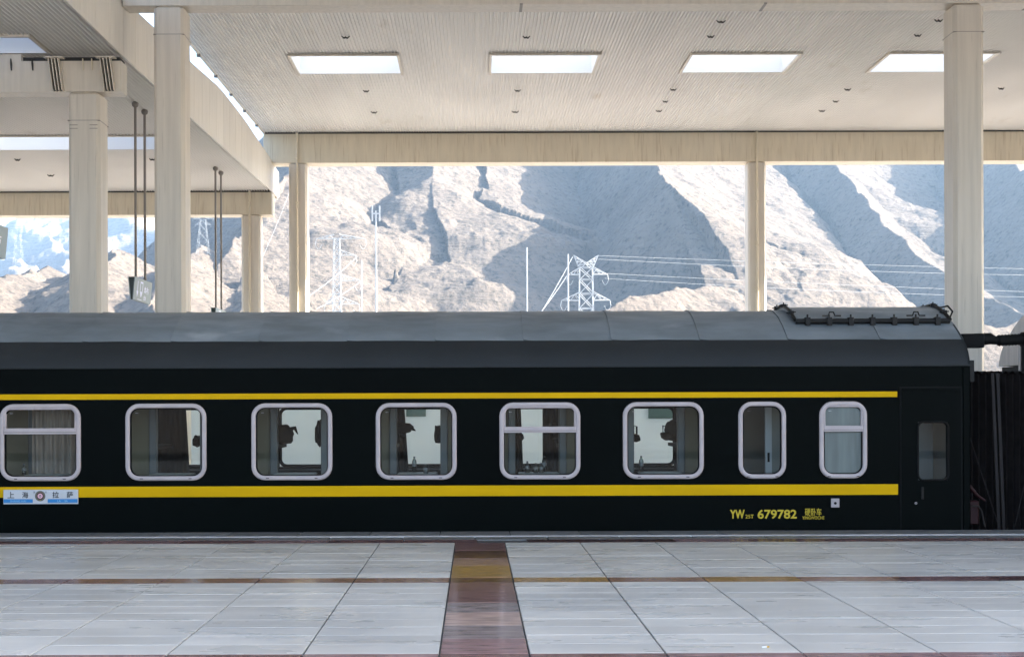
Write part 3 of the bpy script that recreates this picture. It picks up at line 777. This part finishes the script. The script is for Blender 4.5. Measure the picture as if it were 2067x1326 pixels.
# interior
inn = MB(); inn.box(XW+0.1, 6.0, YS+0.085, YB-0.085, 2.30, 2.33); inn.box(3.72, 3.76, YS+0.085, YB-0.085, 0.05, 2.29)
inn.box(3.77, 6.0, 20.6, 20.64, 0.05, 2.29); inn.box(4.83, 4.87, YS+0.085, 20.59, 0.05, 2.29); inn.box(6.05, 6.09, YS+0.085, YB-0.085, 0.05, 2.29)
inn.obj('interior_lining', M_in, coach)
for k, c in enumerate(allc[2:]):
    for s in (-1, 1):
        a = c + s*0.385
        p_ = MB().box(min(a+s*0.055, c+s*0.90), max(a+s*0.055, c+s*0.90), 19.56, 19.60, 0.05, 2.29).obj('berth_panel', M_beige, coach)
        MB().bbox(min(a-s*0.055, a+s*0.056), max(a-s*0.055, a+s*0.056), 19.50, 19.62, 0.05, 2.29, 0.012).obj('edge_post', M_post, p_)
        MB().box(min(c+s*0.36, c+s*0.9), max(c+s*0.36, c+s*0.9), 19.63, 20.7, 1.17, 1.22).obj('berth', M_curtd, coach)
    MB().bbox(c-0.30, c+0.30, 18.86, 19.40, 0.80, 0.825, 0.02).obj('table', M_in, coach)
    MB().tube([(c, 18.95, 0.8), (c, 18.95, 0.05)], 0.025, 8).obj('table_leg', M_post, coach)
def curtain(px0, px1, Yc, z0, z1, m, lean=0.0, amp=0.03, waves=5, name='curtain'):
    x0, x1 = (px0-958)/F*Yc, (px1-958)/F*Yc
    mb = MB(); n = waves*8
    vs = []; nz_ = 6
    for j in range(nz_+1):
        t = j/nz_
        for i_ in range(n+1):
            e = i_/n; xx = x0+(x1-x0)*e + lean*(1-t)*(e)
            vs.append((xx, Yc+amp*math.sin(e*waves*2*math.pi+0.5*math.sin(e*9)+t*0.6), z0+(z1-z0)*t))
    fs = [(j*(n+1)+i_, j*(n+1)+i_+1, (j+1)*(n+1)+i_+1, (j+1)*(n+1)+i_) for j in range(nz_) for i_ in range(n)]
    mb.add(vs, fs, True); return mb.obj(name, m, coach)
curtain(64, 166, 19.25, 0.70, 2.1, M_curt, 0.0, 0.035, 6)
Yf = 21.62
curtain(312, 373, Yf, 0.7, 2.1, M_curtd, 0.08, 0.02, 4)
curtain(800, 814, Yf, 0.7, 2.1, M_curtd, 0.09, 0.02, 2)
curtain(1040, 1050, Yf, 0.7, 2.1, M_curtd, 0.05, 0.02, 2)
curtain(1095, 1132, Yf, 0.7, 2.1, M_curtd, 0.0, 0.02, 3)
curtain(1360, 1400, Yf, 0.7, 2.1, M_curtd, -0.03, 0.02, 3)
curtain(556, 563, Yf, 0.7, 2.1, M_curtd, 0.0, 0.012, 1)
MB().box((1544-958)/F*19.4, (1557-958)/F*19.4, 19.38, 19.44, 0.05, 2.28).obj('sliding_door_edge', M_white, coach)
MB().box((1557.5-958)/F*19.4, (1600-958)/F*19.4, 19.40, 19.43, 0.05, 2.28).obj('sliding_door', M_in, coach)
MB().box((1549-958)/F*19.37, (1553-958)/F*19.37, 19.36, 19.375, 0.96, 1.10).obj('door_latch', M_iron, coach)
# door at the end
wall_xz(X(1816), X(1942), -0.5, Z(783), [dw], YS-0.006, YS-0.001).obj('door_surround', M_rubber, coach)
dr_h = [dw]
d = wall_xz(X(1819), X(1939), -0.5, Z(786), dr_h, YS-0.012, YS-0.0065).obj('door', M_body2, coach)
wf = MB(); ring_frame(wf, (dw[0]+dw[1])/2, (dw[2]+dw[3])/2, dw[1]-dw[0]+0.03, dw[3]-dw[2]+0.03, 0.10, 0.03, [(0,YS-0.010),(0,YS-0.022),(1,YS-0.02),(1,YS+0.03)]); wf.obj('door_window_frame', M_rubber, d)
pts = rrect((dw[0]+dw[1])/2, (dw[2]+dw[3])/2, dw[1]-dw[0], dw[3]-dw[2], 0.08)
MB().add([(p[0], YS+0.01, p[1]) for p in pts], [tuple(range(len(pts)-1, -1, -1))]).obj('pane', M_glass, d)
MB().bbox(X(1858), X(1863), YS-0.035, YS-0.013, Z(1010), Z(985), 0.006).obj('handle', M_iron, d)
k_ = MB(); ring_frame(k_, X(1847.5), Z(1018), 0.035, 0.035, 0.015, 0.008, [(0,YS-0.013),(0,YS-0.02),(1,YS-0.02),(1,YS-0.013)]); k_.obj('key_ring', M_alu, d)
MB().box(7.125, 7.155, 18.9, 20.3, 0.05, 2.29).obj('bulkhead_lining', M_in, coach)
MB().box(6.64, 6.865, 19.3, 19.34, 0.1, 2.2).obj('vestibule_panel', M_post, coach)
MB().box(6.70, 7.0, 19.2, 19.22, 1.535, 1.60).obj('vestibule_sign', M_redp, coach)
MB().bbox(X(1943.5), XE, YS-0.012, YS-0.001, -0.5, ZEAVE-0.02, 0.01).obj('corner_post', M_body2, coach)
# filler plate
fl = MB().bbox(X(1676.5), X(1693.5), YS-0.014, YS-0.001, Z(1026), Z(1008), 0.008).obj('filler_plate', M_alu, coach)
MB().tube([((X(1685)), YS-0.0185, Z(1017.5)), (X(1685), YS-0.013, Z(1017.5))], 0.020, 12).obj('keyhole', M_rubber, fl)
# lettering
def text(body, x0, x1, z0, z1, y, m, name, parent, bold=0.0, keep=False):
    cu = bpy.data.curves.new(name, 'FONT'); cu.body = body; cu.size = 1.0; cu.extrude = 0.0; cu.offset = bold; cu.resolution_u = 4
    t = bpy.data.objects.new(name, cu); COL.objects.link(t)
    dg = bpy.context.evaluated_depsgraph_get()
    me = bpy.data.meshes.new_from_object(t.evaluated_get(dg)); bpy.data.objects.remove(t)
    n = len(me.vertices)
    if n == 0: return None
    co = np.zeros(n*3, np.float32); me.vertices.foreach_get('co', co); co = co.reshape(-1, 3)
    mn, mx = co.min(0), co.max(0)
    u = (co[:,0]-mn[0])/max(mx[0]-mn[0], 1e-6); v = (co[:,1]-mn[1])/max(mx[1]-mn[1], 1e-6)
    out = np.stack([x0+u*(x1-x0), np.full(n, y), z0+v*(z1-z0)], -1)
    me.vertices.foreach_set('co', out.reshape(-1).astype(np.float32)); me.update()
    me.materials.clear()
    return mkobj(name, me, m, parent)
yt = YS-0.004
text('YW', X(1472.5), X(1502.5), Z(1048), Z(1030), yt, M_letter, 'lettering', coach, 0.03)
text('25T', X(1504), X(1520.5), Z(1047.5), Z(1040), yt, M_letter, 'lettering', coach, 0.006)
text('679782', X(1528.5), X(1607.5), Z(1048.5), Z(1030), yt, M_letter, 'lettering', coach, 0.022)
text('硬卧车', X(1624), X(1657.5), Z(1042.5), Z(1027.5), yt, M_letter, 'lettering', coach, 0.006)
text('YINGWOCHE', X(1618.5), X(1663), Z(1050), Z(1043.5), yt, M_letter, 'lettering', coach, 0.006)
# destination plate hung over the lower stripe
dp = thing('destination_plate', 'white and blue destination plate with black characters below the leftmost window', 'sign')
px0, px1, pz0, pz1 = X(7.5), X(158), Z(1011)+0.0, Z(982)
pz0 -= 0.02; pz1 -= 0.02
MB().bbox(px0, px1, YS-0.03, YS-0.008, pz0, pz1, 0.004).obj('plate', M_white, dp)
ya = YS-0.0315
def zz(f): return pz0+(pz1-pz0)*f
MB().box(px0+0.005, X(67), ya, ya+0.002, zz(0.09), zz(0.35)).obj('blue_bar', M_blue, dp)
MB().box(X(97), px1-0.005, ya, ya+0.002, zz(0.09), zz(0.35)).obj('blue_bar', M_blue, dp)
yb_ = ya-0.0015
for ch, a, b in (('上',16,30),('海',45.5,58),('拉',106.5,120),('萨',135.5,148.5)):
    text(ch, X(a), X(b), zz(0.42), zz(0.86), yb_, M_ink, 'lettering', dp, 0.014)
text('SHANG HAI', X(21.5), X(53.5), zz(0.14), zz(0.28), yb_, M_lblue, 'lettering', dp, 0.01)
text('LA', X(116.5), X(123.5), zz(0.14), zz(0.28), yb_, M_lblue, 'lettering', dp, 0.01)
text('SA', X(131), X(137.5), zz(0.14), zz(0.28), yb_, M_lblue, 'lettering', dp, 0.01)
text('直', X(68), X(72), zz(0.76), zz(0.90), yb_, M_ink, 'lettering', dp)
text('达', X(91.5), X(95.5), zz(0.76), zz(0.90), yb_, M_ink, 'lettering', dp)
ex, ez = X(82), zz(0.56)
em = None
for r_, m_, dy in ((0.076,M_olive,0),(0.052,M_dred,.001),(0.036,M_pink,.002),(0.018,M_dred,.003),(0.010,M_white,.004)):
    em = MB().tube([(ex, yb_-dy-0.0005, ez), (ex, yb_-dy+0.0008, ez)], r_, 24).obj('emblem', m_, dp)
MB().tube([(ex, yb_-.003, ez-0.065), (ex, yb_, ez-0.065)], 0.006, 8).obj('emblem_dot', M_letter, dp)

# bogies hidden behind the platform edge are omitted; rails
rl = thing('railway_track', 'steel rails under the green coach beyond the platform edge', 'track')
for yy in (YC-0.72, YC+0.72): MB().box(-60, 90, yy-0.035, yy+0.035, -1.55, -1.37).obj('rail', M_steel, rl)

# ------------------------------------------------------------------ next coach and gangway
X2 = 8.90
c2 = thing('passenger_coach', 'next coach at the right edge, pale domed roof end above the black gangway', 'train coach', 'coaches of the train')
def sh(p, dz): return [(y_, z_+dz) for y_, z_ in p]
roofp = sh(prof+crown[1:]+mirror(crown)[1:]+mirror(prof)[1:], 0.06)
mb = MB(); sweep(mb, roofp, X2+0.02, 34); mb.obj('roof', M_roof, c2)
MB().prism(roofp, 'x', X2, X2+0.02).obj('roof_end', M_endwall, c2)
mb = MB(); mb.box(X2+0.05, 34, YS, YB, -0.5, 2.44); mb.obj('body', M_body, c2)
mb = MB()
mb.box(X2-0.10, X2-0.01, YS+0.02, 20.05, -0.4, 2.78); mb.obj('end_cladding', M_fabric, c2)
MB().box(X2-0.04, X2+0.0, 20.9, 20.98, 2.30, 2.82).obj('end_post', M_steel, c2)
MB().box(X2-0.04, X2+0.0, 20.06, 20.14, 2.30, 2.82).obj('end_post', M_steel, c2)
MB().box(X2-0.03, X2+0.0, 20.15, 20.89, 2.30, 2.78).obj('gangway_door', M_rubber, c2)
MB().box(X2-0.06, X2, 19.5, 21.0, 2.79, 2.93).obj('end_lintel', M_iron, c2)
ld = MB()
for zq in (2.95, 3.05): ld.tube([(X2-.08,20.5,zq),(X2-.08,19.8,zq)], 0.012, 6)
for yq in (20.5,20.2,19.9): ld.tube([(X2-.08,yq,2.94),(X2-.08,yq,3.06)], 0.010, 6)
ld.obj('grab_rail', M_iron, c2)
# bellows
bl = thing('gangway_bellows', 'black folded rubber gangway bellows closing the gap between the coaches', 'gangway')
ZB = 2.27
nf = 15
for side, ys in ((0, 19.30), (1, 21.3)):
    mb = MB(); vs = []; 
    for k in range(nf*2+1):
        xx = XE+0.02+(X2-XE-0.14)*k/(nf*2); yy = ys + (0.06 if k % 2 else -0.02)*(1 if side == 0 else -1)
        vs += [(xx, yy, -0.4), (xx, yy, ZB)]
    mb.add(vs, [(2*k, 2*k+2, 2*k+3, 2*k+1) for k in range(nf*2)])
    mb.obj('side_folds', M_fabric, bl)
mb = MB(); vs = []
for k in range(nf*2+1):
    xx = XE+0.02+(X2-XE-0.14)*k/(nf*2); zz_ = ZB + (0.0 if k % 2 else 0.045)
    vs += [(xx, 19.28, zz_), (xx, 21.3, zz_)]
mb.add(vs, [(2*k, 2*k+2, 2*k+3, 2*k+1) for k in range(nf*2)]); mb.obj('top_folds', M_fabric, bl)
MB().box(XE-0.002, XE+0.22, 19.15, 19.25, 2.15, 2.47).obj('end_bracket', M_iron, bl)
for dx in (0.0, 0.075):
    MB().add([(7.70+dx,19.20,2.28),(7.745+dx,19.20,2.28),(7.78+dx,19.17,1.1),(7.735+dx,19.17,1.1),(7.79+dx,19.18,-0.3),(7.835+dx,19.18,-0.3)], [(3,2,1,0),(4,5,2,3)]).obj('strap', M_strap, bl)
MB().tube([(7.28,19.0,1.4),(7.75,19.05,0.0)], 0.006, 6).obj('chain', M_strap, bl)
MB().tube([(8.45,19.05,2.0),(7.98,19.05,0.0)], 0.006, 6).obj('chain', M_strap, bl)
cp = thing('coupler_lever', 'dark red coupler lever with bent steel rod beside the gangway', 'coupler')
MB().bbox(7.22, 7.42, 18.95, 19.1, 0.05, 0.40, 0.02).obj('bracket', M_redp, cp)
MB().tube([(7.26,18.93,0.62),(7.38,18.93,0.48),(7.50,18.93,0.40)], [0.035,0.025,0.014], 8).obj('lever', M_redp, cp)
MB().tube([(7.24,18.92,0.33),(7.40,18.92,0.32),(7.44,18.92,0.25),(7.49,18.92,0.02)], 0.014, 8).obj('rod', M_strap, cp)
jc = thing('jumper_cable', 'thick ribbed black jumper cable strung between the two coach roofs', 'cable')
def ribbed(a, b, r0, n):
    a, b = Vector(a), Vector(b); pts = []; rs = []
    for k in range(n*2+1): pts.append(a.lerp(b, k/(n*2))); rs.append(r0 if k % 2 else r0*0.84)
    return MB().tube(pts, rs, 12)
ribbed((7.22,19.35,2.74),(7.52,19.35,2.76),0.075,7).obj('ribbed_sleeve', M_rubber, jc)
MB().bbox(7.28,7.62,19.22,19.44,2.66,2.87,0.02).obj('plug', M_rubber, jc)
MB().tube([(7.52,19.35,2.78),(7.75,19.35,2.80),(7.86,19.35,2.76)], [0.10,0.085,0.055], 12).obj('sleeve', M_rubber, jc)
ribbed((7.86,19.35,2.77),(8.25,19.35,2.79),0.09,8).obj('ribbed_sleeve', M_rubber, jc)
MB().bbox(8.25,8.68,19.2,19.5,2.68,2.90,0.02).obj('socket', M_rubber, jc)

# ------------------------------------------------------------------ things in the compartments
def bottle(px, Y, zb, h, r, label):
    t = thing('water_bottle', label, 'bottle', 'bottles on the compartment tables')
    x_ = (px-958)/F*Y
    MB().lathe([(0.001,zb),(r,zb+.002),(r,zb+h*.30),(r*.92,zb+h*.34),(r,zb+h*.38),(r,zb+h*.66),(r*.86,zb+h*.74),(r*.5,zb+h*.84),(r*.36,zb+h*.87),(r*.36,zb+h*.93)], x_, Y, 12).obj('bottle_body', M_water, t)
    MB().lathe([(0.001,zb+h),(r*.46,zb+h),(r*.46,zb+h*.90),(0.001,zb+h*.90)], x_, Y, 10).obj('cap', M_cap, t)
    MB().lathe([(r*1.02,zb+h*.36),(r*1.02,zb+h*.58)], x_, Y, 12).obj('paper_label', M_post, t)
tz = 0.826
bottle(836, 19.33, tz, 0.235, 0.033, 'tall clear bottle on the table in the fourth window')
bottle(859, 18.95, tz, 0.14, 0.035, 'short clear bottle at the glass in the fourth window')
bottle(1064, 19.1, tz, 0.17, 0.034, 'leftmost bottle of the cluster in the fifth window')
bottle(1081, 18.95, tz, 0.15, 0.034, 'short bottle in the middle of the cluster in the fifth window')
bottle(1092, 19.0, tz, 0.15, 0.034, 'bottle between the short and the tall one in the fifth window')
bottle(1098, 19.3, tz, 0.24, 0.033, 'tallest bottle at the right of the cluster in the fifth window')
bottle(1294, 19.3, tz, 0.235, 0.034, 'single half full bottle in the sixth window')
bottle(48, 19.0, tz, 0.16, 0.03, 'small bottle beside the curtain in the leftmost window')
def lump(x_, y_, z_, rx, ry, rz, n=10, seed=0, sq=1.0):
    rnd = random.Random(seed); mb = MB(); vs = []; m_ = 12
    ph = [rnd.uniform(0, 6) for _ in range(6)]
    for i_ in range(n+1):
        th = math.pi*i_/n
        for k in range(m_):
            p_ = 2*math.pi*k/m_
            d_ = 1+0.13*math.sin(3*p_+ph[0])*math.sin(2*th+ph[1])+0.10*math.sin(5*p_+ph[2]+2*th)+0.06*math.sin(7*th+ph[3])
            f = lambda v: math.copysign(abs(v)**sq, v)
            vs.append((x_+rx*d_*f(math.sin(th)*math.cos(p_)), y_+ry*f(math.sin(th)*math.sin(p_)), z_+rz*d_*f(math.cos(th))))
    fs = [(i_*m_+k, (i_+1)*m_+k, (i_+1)*m_+(k+1)%m_, i_*m_+(k+1)%m_) for i_ in range(n) for k in range(m_)]
    return mb.add(vs, fs, True)
def at(px, py, Y): return P(px, py, Y)
YL = 20.2
def bag(px0, px1, py0, py1, label, seed, cat='bag', nm='travel_bag', handle=None, sq=0.75):
    a, b = P(px0, py0, YL), P(px1, py1, YL)
    t = thing(nm, label, cat, 'things on the middle berths')
    lump((a.x+b.x)/2, YL, (a.z+b.z)/2, abs(b.x-a.x)/2, 0.16, abs(a.z-b.z)/2, seed=seed, sq=sq).obj('pouch', M_dark, t)
    if handle:
        h0, h1, ht, hb_ = handle
        p = [P(h0, hb_, YL), P(h0, ht, YL), P(h1, ht+3, YL), P(h1, hb_, YL)]
        MB().tube(p, 0.016, 6).obj('handle', M_dark, t)
    return t
t = bag(552, 592, 857, 893, 'crumpled dark bag reaching into the third window from its left berth', 3, sq=0.9)
p = [P(585,866,YL), P(595,862,YL), P(601,875,YL)]; MB().tube(p, [0.05,0.035,0.008], 6).obj('flap', M_dark, t)
bag(637, 652, 850, 897, 'dark bag at the right edge of the third window', 5)
t = thing('peaked_cap', 'dark peaked cap on the left berth in the fourth window', 'cap', 'things on the middle berths')
a = P(812, 864, YL)
lump(a.x, YL, a.z, 0.17, 0.12, 0.08, seed=8, sq=1.0).obj('crown', M_dark, t)
MB().tube([P(826,860,YL), P(834,866,YL), P(839,869,YL)], [0.04,0.025,0.006], 6).obj('peak', M_dark, t)
MB().tube([P(808,876,YL), P(816,880,YL), P(820,881,YL)], [0.05,0.03,0.012], 6).obj('strap', M_dark, t)
bag(877, 894, 860, 893, 'square black bag against the right post in the fourth window', 11, sq=0.5)
bag(390, 406, 878, 899, 'small dark bag at the right edge of the second window', 13)
bag(1044, 1057, 876, 888, 'small dark bundle on the left berth in the fifth window', 15)
bag(1108, 1126, 855, 886, 'dark bundle between the curtains in the fifth window', 16)
bag(1274, 1290, 878, 892, 'dark bag with looped handle at the left edge of the sixth window', 17, handle=(1279, 1285, 859, 882), sq=0.5)
bag(1343, 1378, 850, 890, 'large dark bag with square handle on the right berth in the sixth window', 19, handle=(1338, 1348, 860, 880), sq=0.85)
t = bag(1334, 1362, 873, 889, 'folded dark cloth under the large bag in the sixth window', 23, cat='cloth', nm='folded_cloth')

# ------------------------------------------------------------------ hanging signs under the low canopy
sg = 'signs hung in a row under the low canopy'
def hang_sign(yc, label):
    t = thing('hanging_sign', label, 'sign', sg)
    x0 = -8.02; y0, y1 = yc-0.80, yc+0.80; zt, zb = 4.87, 4.34
    for s in (1, -1):
        a, b = x0+s*0.085, x0+s*0.035
        pn = MB().add([(a,y0,zt),(a,y1,zt),(b,y1,zb),(b,y0,zb),(a-s*.02,y0,zt),(a-s*.02,y1,zt),(b-s*.02,y1,zb),(b-s*.02,y0,zb)],
                 [(0,1,2,3),(7,6,5,4),(0,4,5,1),(1,5,6,2),(2,6,7,3),(3,7,4,0)]).obj('sign_face', M_signp, t); recalc(pn)
        def pt(u, v):                    # u along the face (0..1 from near to far), v up
            return (a+(b-a)*(1-v)+s*0.004, y0+(y1-y0)*u, zb+(zt-zb)*v)
        def poly(uv, nm): MB().add([pt(*q) for q in uv], [tuple(range(len(uv)))]).obj(nm, M_signf, pn)
        poly([(0.17,0.86),(0.20,0.86),(0.20,0.42),(0.24,0.42),(0.185,0.14),(0.13,0.42),(0.17,0.42)], 'arrow_mark')
        poly([(0.32,0.88),(0.48,0.88),(0.48,0.80),(0.32,0.80)], 'coach_mark'); poly([(0.32,0.79),(0.35,0.79),(0.35,0.45),(0.32,0.45)], 'coach_mark'); poly([(0.45,0.79),(0.48,0.79),(0.48,0.45),(0.45,0.45)], 'coach_mark')
        poly([(0.32,0.44),(0.48,0.44),(0.42,0.20),(0.38,0.20)], 'coach_mark'); poly([(0.22,0.08),(0.46,0.08),(0.46,0.05),(0.22,0.05)], 'coach_mark')
        for ch, u0, u1, v0, v1 in (('站', 0.55, 0.82, 0.40, 0.72), ('台', 0.55, 0.70, 0.10, 0.32)):
            o = text(ch, 0, 1, 0, 1, 0, M_signf, 'lettering', pn, 0.02)
            if o:
                for v_ in o.data.vertices:
                    u_, w_ = v_.co.x, v_.co.z
                    if s < 0: u_ = 1-u_
                    v_.co = pt(u0+(u1-u0)*u_, v0+(v1-v0)*w_)
    MB().add([(x0-.065,y0+.01,zt),(x0+.065,y0+.01,zt),(x0+.015,y0+.01,zb),(x0-.015,y0+.01,zb),(x0-.065,y1-.01,zt),(x0+.065,y1-.01,zt),(x0+.015,y1-.01,zb),(x0-.015,y1-.01,zb)],
             [(0,1,2,3),(7,6,5,4),(0,4,5,1),(2,6,7,3)]).obj('sign_core', M_signd, t)
    for yy in (yc-0.42, yc+0.45):
        MB().tube([(x0, yy, zt), (x0, yy, zl(yy)-0.02)], 0.032, 8).lathe([(0.03, zl(yy)-0.16), (0.075, zl(yy)-0.12), (0.085, zl(yy)-0.06), (0.05, zl(yy)-0.02)], x0, yy, 10).obj('hanger_pole', M_pole, t)
hang_sign(21.15, 'grey green hanging sign cut by the left edge of the picture')
hang_sign(30.95, 'grey green sign with white arrow and coach hung left of the broad cream column')
hang_sign(40.40, 'far hanging sign half hidden behind the coach roof, right of the broad cream column')

# ------------------------------------------------------------------ pylons, masts and wires
def lattice_tower(name, label, px, Y, ztop_, wb, wt, arms, t, horns=None, zb=-1.6, top_half=None):
    cx = (px-958)/F*Y
    r = thing(name, label, 'pylon', 'lattice power pylons before the mountain', (0,0,0))
    def wdt(z): return wb+(wt-wb)*min(max((z-zb)/(ztop_-zb), 0), 1)
    mb = MB(); lv = [zb]; z = zb
    while z < ztop_-wt*0.6: z += max(wdt(z)*1.05, wt*0.9); lv.append(min(z, ztop_))
    cor = lambda z: [Vector((cx+sx*wdt(z)/2, Y+sy*wdt(z)/2, z)) for sx, sy in ((-1,-1),(1,-1),(1,1),(-1,1))]
    for k in range(len(lv)-1):
        a, b = cor(lv[k]), cor(lv[k+1])
        for i in range(4):
            j = (i+1) % 4
            mb.bar(a[i], b[i], t*1.4); mb.bar(a[i], b[j], t); mb.bar(a[j], b[i], t); mb.bar(b[i], b[j], t)
    stuff(mb.obj('lattice_mast', M_tower, r))
    for (z, L_, Rr, h_) in arms:
        for sgn, ln in ((-1, L_), (1, Rr)):
            if ln <= 0: continue
            mb = MB(); w_ = wdt(z)/2; tip = Vector((cx+sgn*(w_+ln), Y, z)); n = max(2, int(ln/1.6))
            for sy in (-1, 1):
                lo = Vector((cx+sgn*w_, Y+sy*w_, z)); up = Vector((cx+sgn*w_, Y+sy*w_, z+h_))
                mb.bar(lo, tip, t); mb.bar(up, tip, t)
                for k in range(n):
                    mb.bar(lo.lerp(tip, k/n), up.lerp(tip, (k+0.5)/n), t*0.8); mb.bar(up.lerp(tip, (k+.5)/n), lo.lerp(tip, (k+1)/n), t*0.8)
            mb.obj('cross_arm', M_tower, r)
            ins = MB(); ins.tube([tip, tip+Vector((sgn*0.2,0,-1.1))], t*0.8, 6)
            lp = [tip+Vector((sgn*0.2-sgn*1.3*k/8, 0, -1.1-1.0*math.sin(math.pi*k/8))) for k in range(9)]
            ins.tube(lp, t*0.45, 5); ins.obj('insulator', M_tower, r)
    if horns:
        for sgn in (-1, 1):
            mb = MB(); tip = Vector((cx+sgn*horns[0], Y, ztop_+horns[1])); w_ = wt/2
            for sy in (-1, 1):
                a = Vector((cx+sgn*w_, Y+sy*w_, ztop_-0.3)); b = Vector((cx-sgn*w_*0.3, Y+sy*w_, ztop_+horns[1]*0.25))
                mb.bar(a, tip, t); mb.bar(b, tip, t)
                for k in range(4): mb.bar(a.lerp(tip, k/4), b.lerp(tip, (k+.5)/4), t*.8); mb.bar(b.lerp(tip, (k+.5)/4), a.lerp(tip, (k+1)/4), t*.8)
            mb.obj('earth_wire_horn', M_tower, r)
    return r
YP = 260.0
def zp(py, Y=YP): return H+(820-py)/F*Y
u = YP/F
lattice_tower('power_pylon', 'white lattice pylon with splayed horns before the shaded mountain slope', 1184, YP, zp(541), 34*u, 26*u,
              [(zp(555), 24*u, 30*u, 14*u), (zp(607), 36*u, 34*u, 16*u)], 0.075, horns=(25*u, 25*u))
lattice_tower('power_pylon', 'white lattice pylon with long flat top arm near the left column', 681, YP, zp(481), 26*u, 11*u,
              [(zp(481.5), 36*u, 52*u, 9*u), (zp(515), 0, 32*u, 11*u), (zp(566), 0, 40*u, 13*u), (zp(613), 16*u, 36*u, 15*u)], 0.085)
lattice_tower('power_pylon', 'distant faint pylon on the low ridge right of the broad column', 411, 1290, P(411,442,1290).z, 12, 5,
              [(P(0,452,1290).z, 5, 5, 3), (P(0,440,1290).z, 8, 8, 3)], 0.09, zb=P(411,512,1290).z)
lattice_tower('power_pylon', 'distant faint pylon on the hill at the far left between two signs', 38, 1600, P(38,470,1600).z, 12, 5,
              [(P(0,485,1600).z, 8, 8, 3)], 0.10, zb=P(38,545,1600).z)
def pole(px, Y, ptop, r, label):
    x_ = (px-958)/F*Y; z1 = zp(ptop, Y)
    t = thing('mast', label, 'mast', 'slender white masts behind the train')
    MB().tube([(x_,Y,-1.6),(x_,Y,z1)], [r*1.15, r*0.8], 8).obj('shaft', M_tower, t)
    return t, x_, z1
t, x_, z1 = pole(760, 150, 425, 0.11, 'tallest white mast with small box on top, right of the left pylon')
MB().box(x_-0.5, x_-0.35, 149.9, 150.1, z1-1.2, z1+0.6).box(x_+0.35, x_+0.5, 149.9, 150.1, z1-1.2, z1+0.6).box(x_-0.5, x_+0.5, 149.95, 150.05, z1-0.4, z1-0.25).obj('antenna', M_tower, t)
pole(1064.5, 140, 500, 0.09, 'plain white mast standing alone before the shaded slope')
pole(1147.5, 140, 514, 0.09, 'plain white mast just left of the horned pylon')
pole(731, 150, 524, 0.05, 'thin short mast at the arms of the left pylon')
def wire(pts, r, label):
    o = MB().tube(pts, r, 5).obj('power_line', M_tower); tag(o, label, 'cable', 'power lines from the pylons'); return o
def sagged(a, b, sag, n=14):
    a, b = Vector(a), Vector(b); return [a.lerp(b, k/n)-Vector((0,0,sag*4*(k/n)*(1-k/n))) for k in range(n+1)]
for i, (p0, q0, sg_) in enumerate((((1209,517,0),(2300,551,330),0.4),((1209,524,0),(2300,562,330),0.8),((1222,553,0),(2300,600,330),0.4),((1222,563,0),(2300,607,330),0.9))):
    wire(sagged(P(p0[0],p0[1],YP), P(q0[0],q0[1],q0[2]), sg_), 0.022, ['uppermost power line running right from the horned pylon', 'second power line below the top line from the horned pylon', 'third power line leaving the right arm of the horned pylon', 'lowest power line under the right arm of the horned pylon'][i])
wire(sagged(P(1157,519,YP), P(1095,628,200), 0.2), 0.035, 'steep power line falling left from the left horn of the pylon')
wire(sagged(P(1146,556,YP), P(1085,640,200), 0.2), 0.035, 'steep power line falling left from the left arm of the pylon')
wire(sagged(P(722,517,YP), P(600,612,190), 0.5), 0.03, 'power line falling left from the upper arm of the left pylon')
wire(sagged(P(728,568,YP), P(640,622,220), 0.3), 0.03, 'power line falling left from the middle arm of the left pylon')
wire(sagged(P(590,375,500), P(530,520,400), 0.8), 0.03, 'power line crossing the dark slope between the two left columns')
# litter
cb = thing('cigarette_butt', 'tiny cigarette butt lying on the pale slabs at lower right', 'litter')
a = P(1537, 1309.5, H*F/489.5); a.z = 0.006
MB().tube([(a.x, a.y, 0.008), (a.x+0.035, a.y+0.01, 0.008)], 0.005, 8).obj('paper', M_wall, cb)
MB().tube([(a.x+0.036, a.y+0.0103, 0.008), (a.x+0.055, a.y+0.0157, 0.008)], 0.005, 8).obj('filter', M_yel, cb)
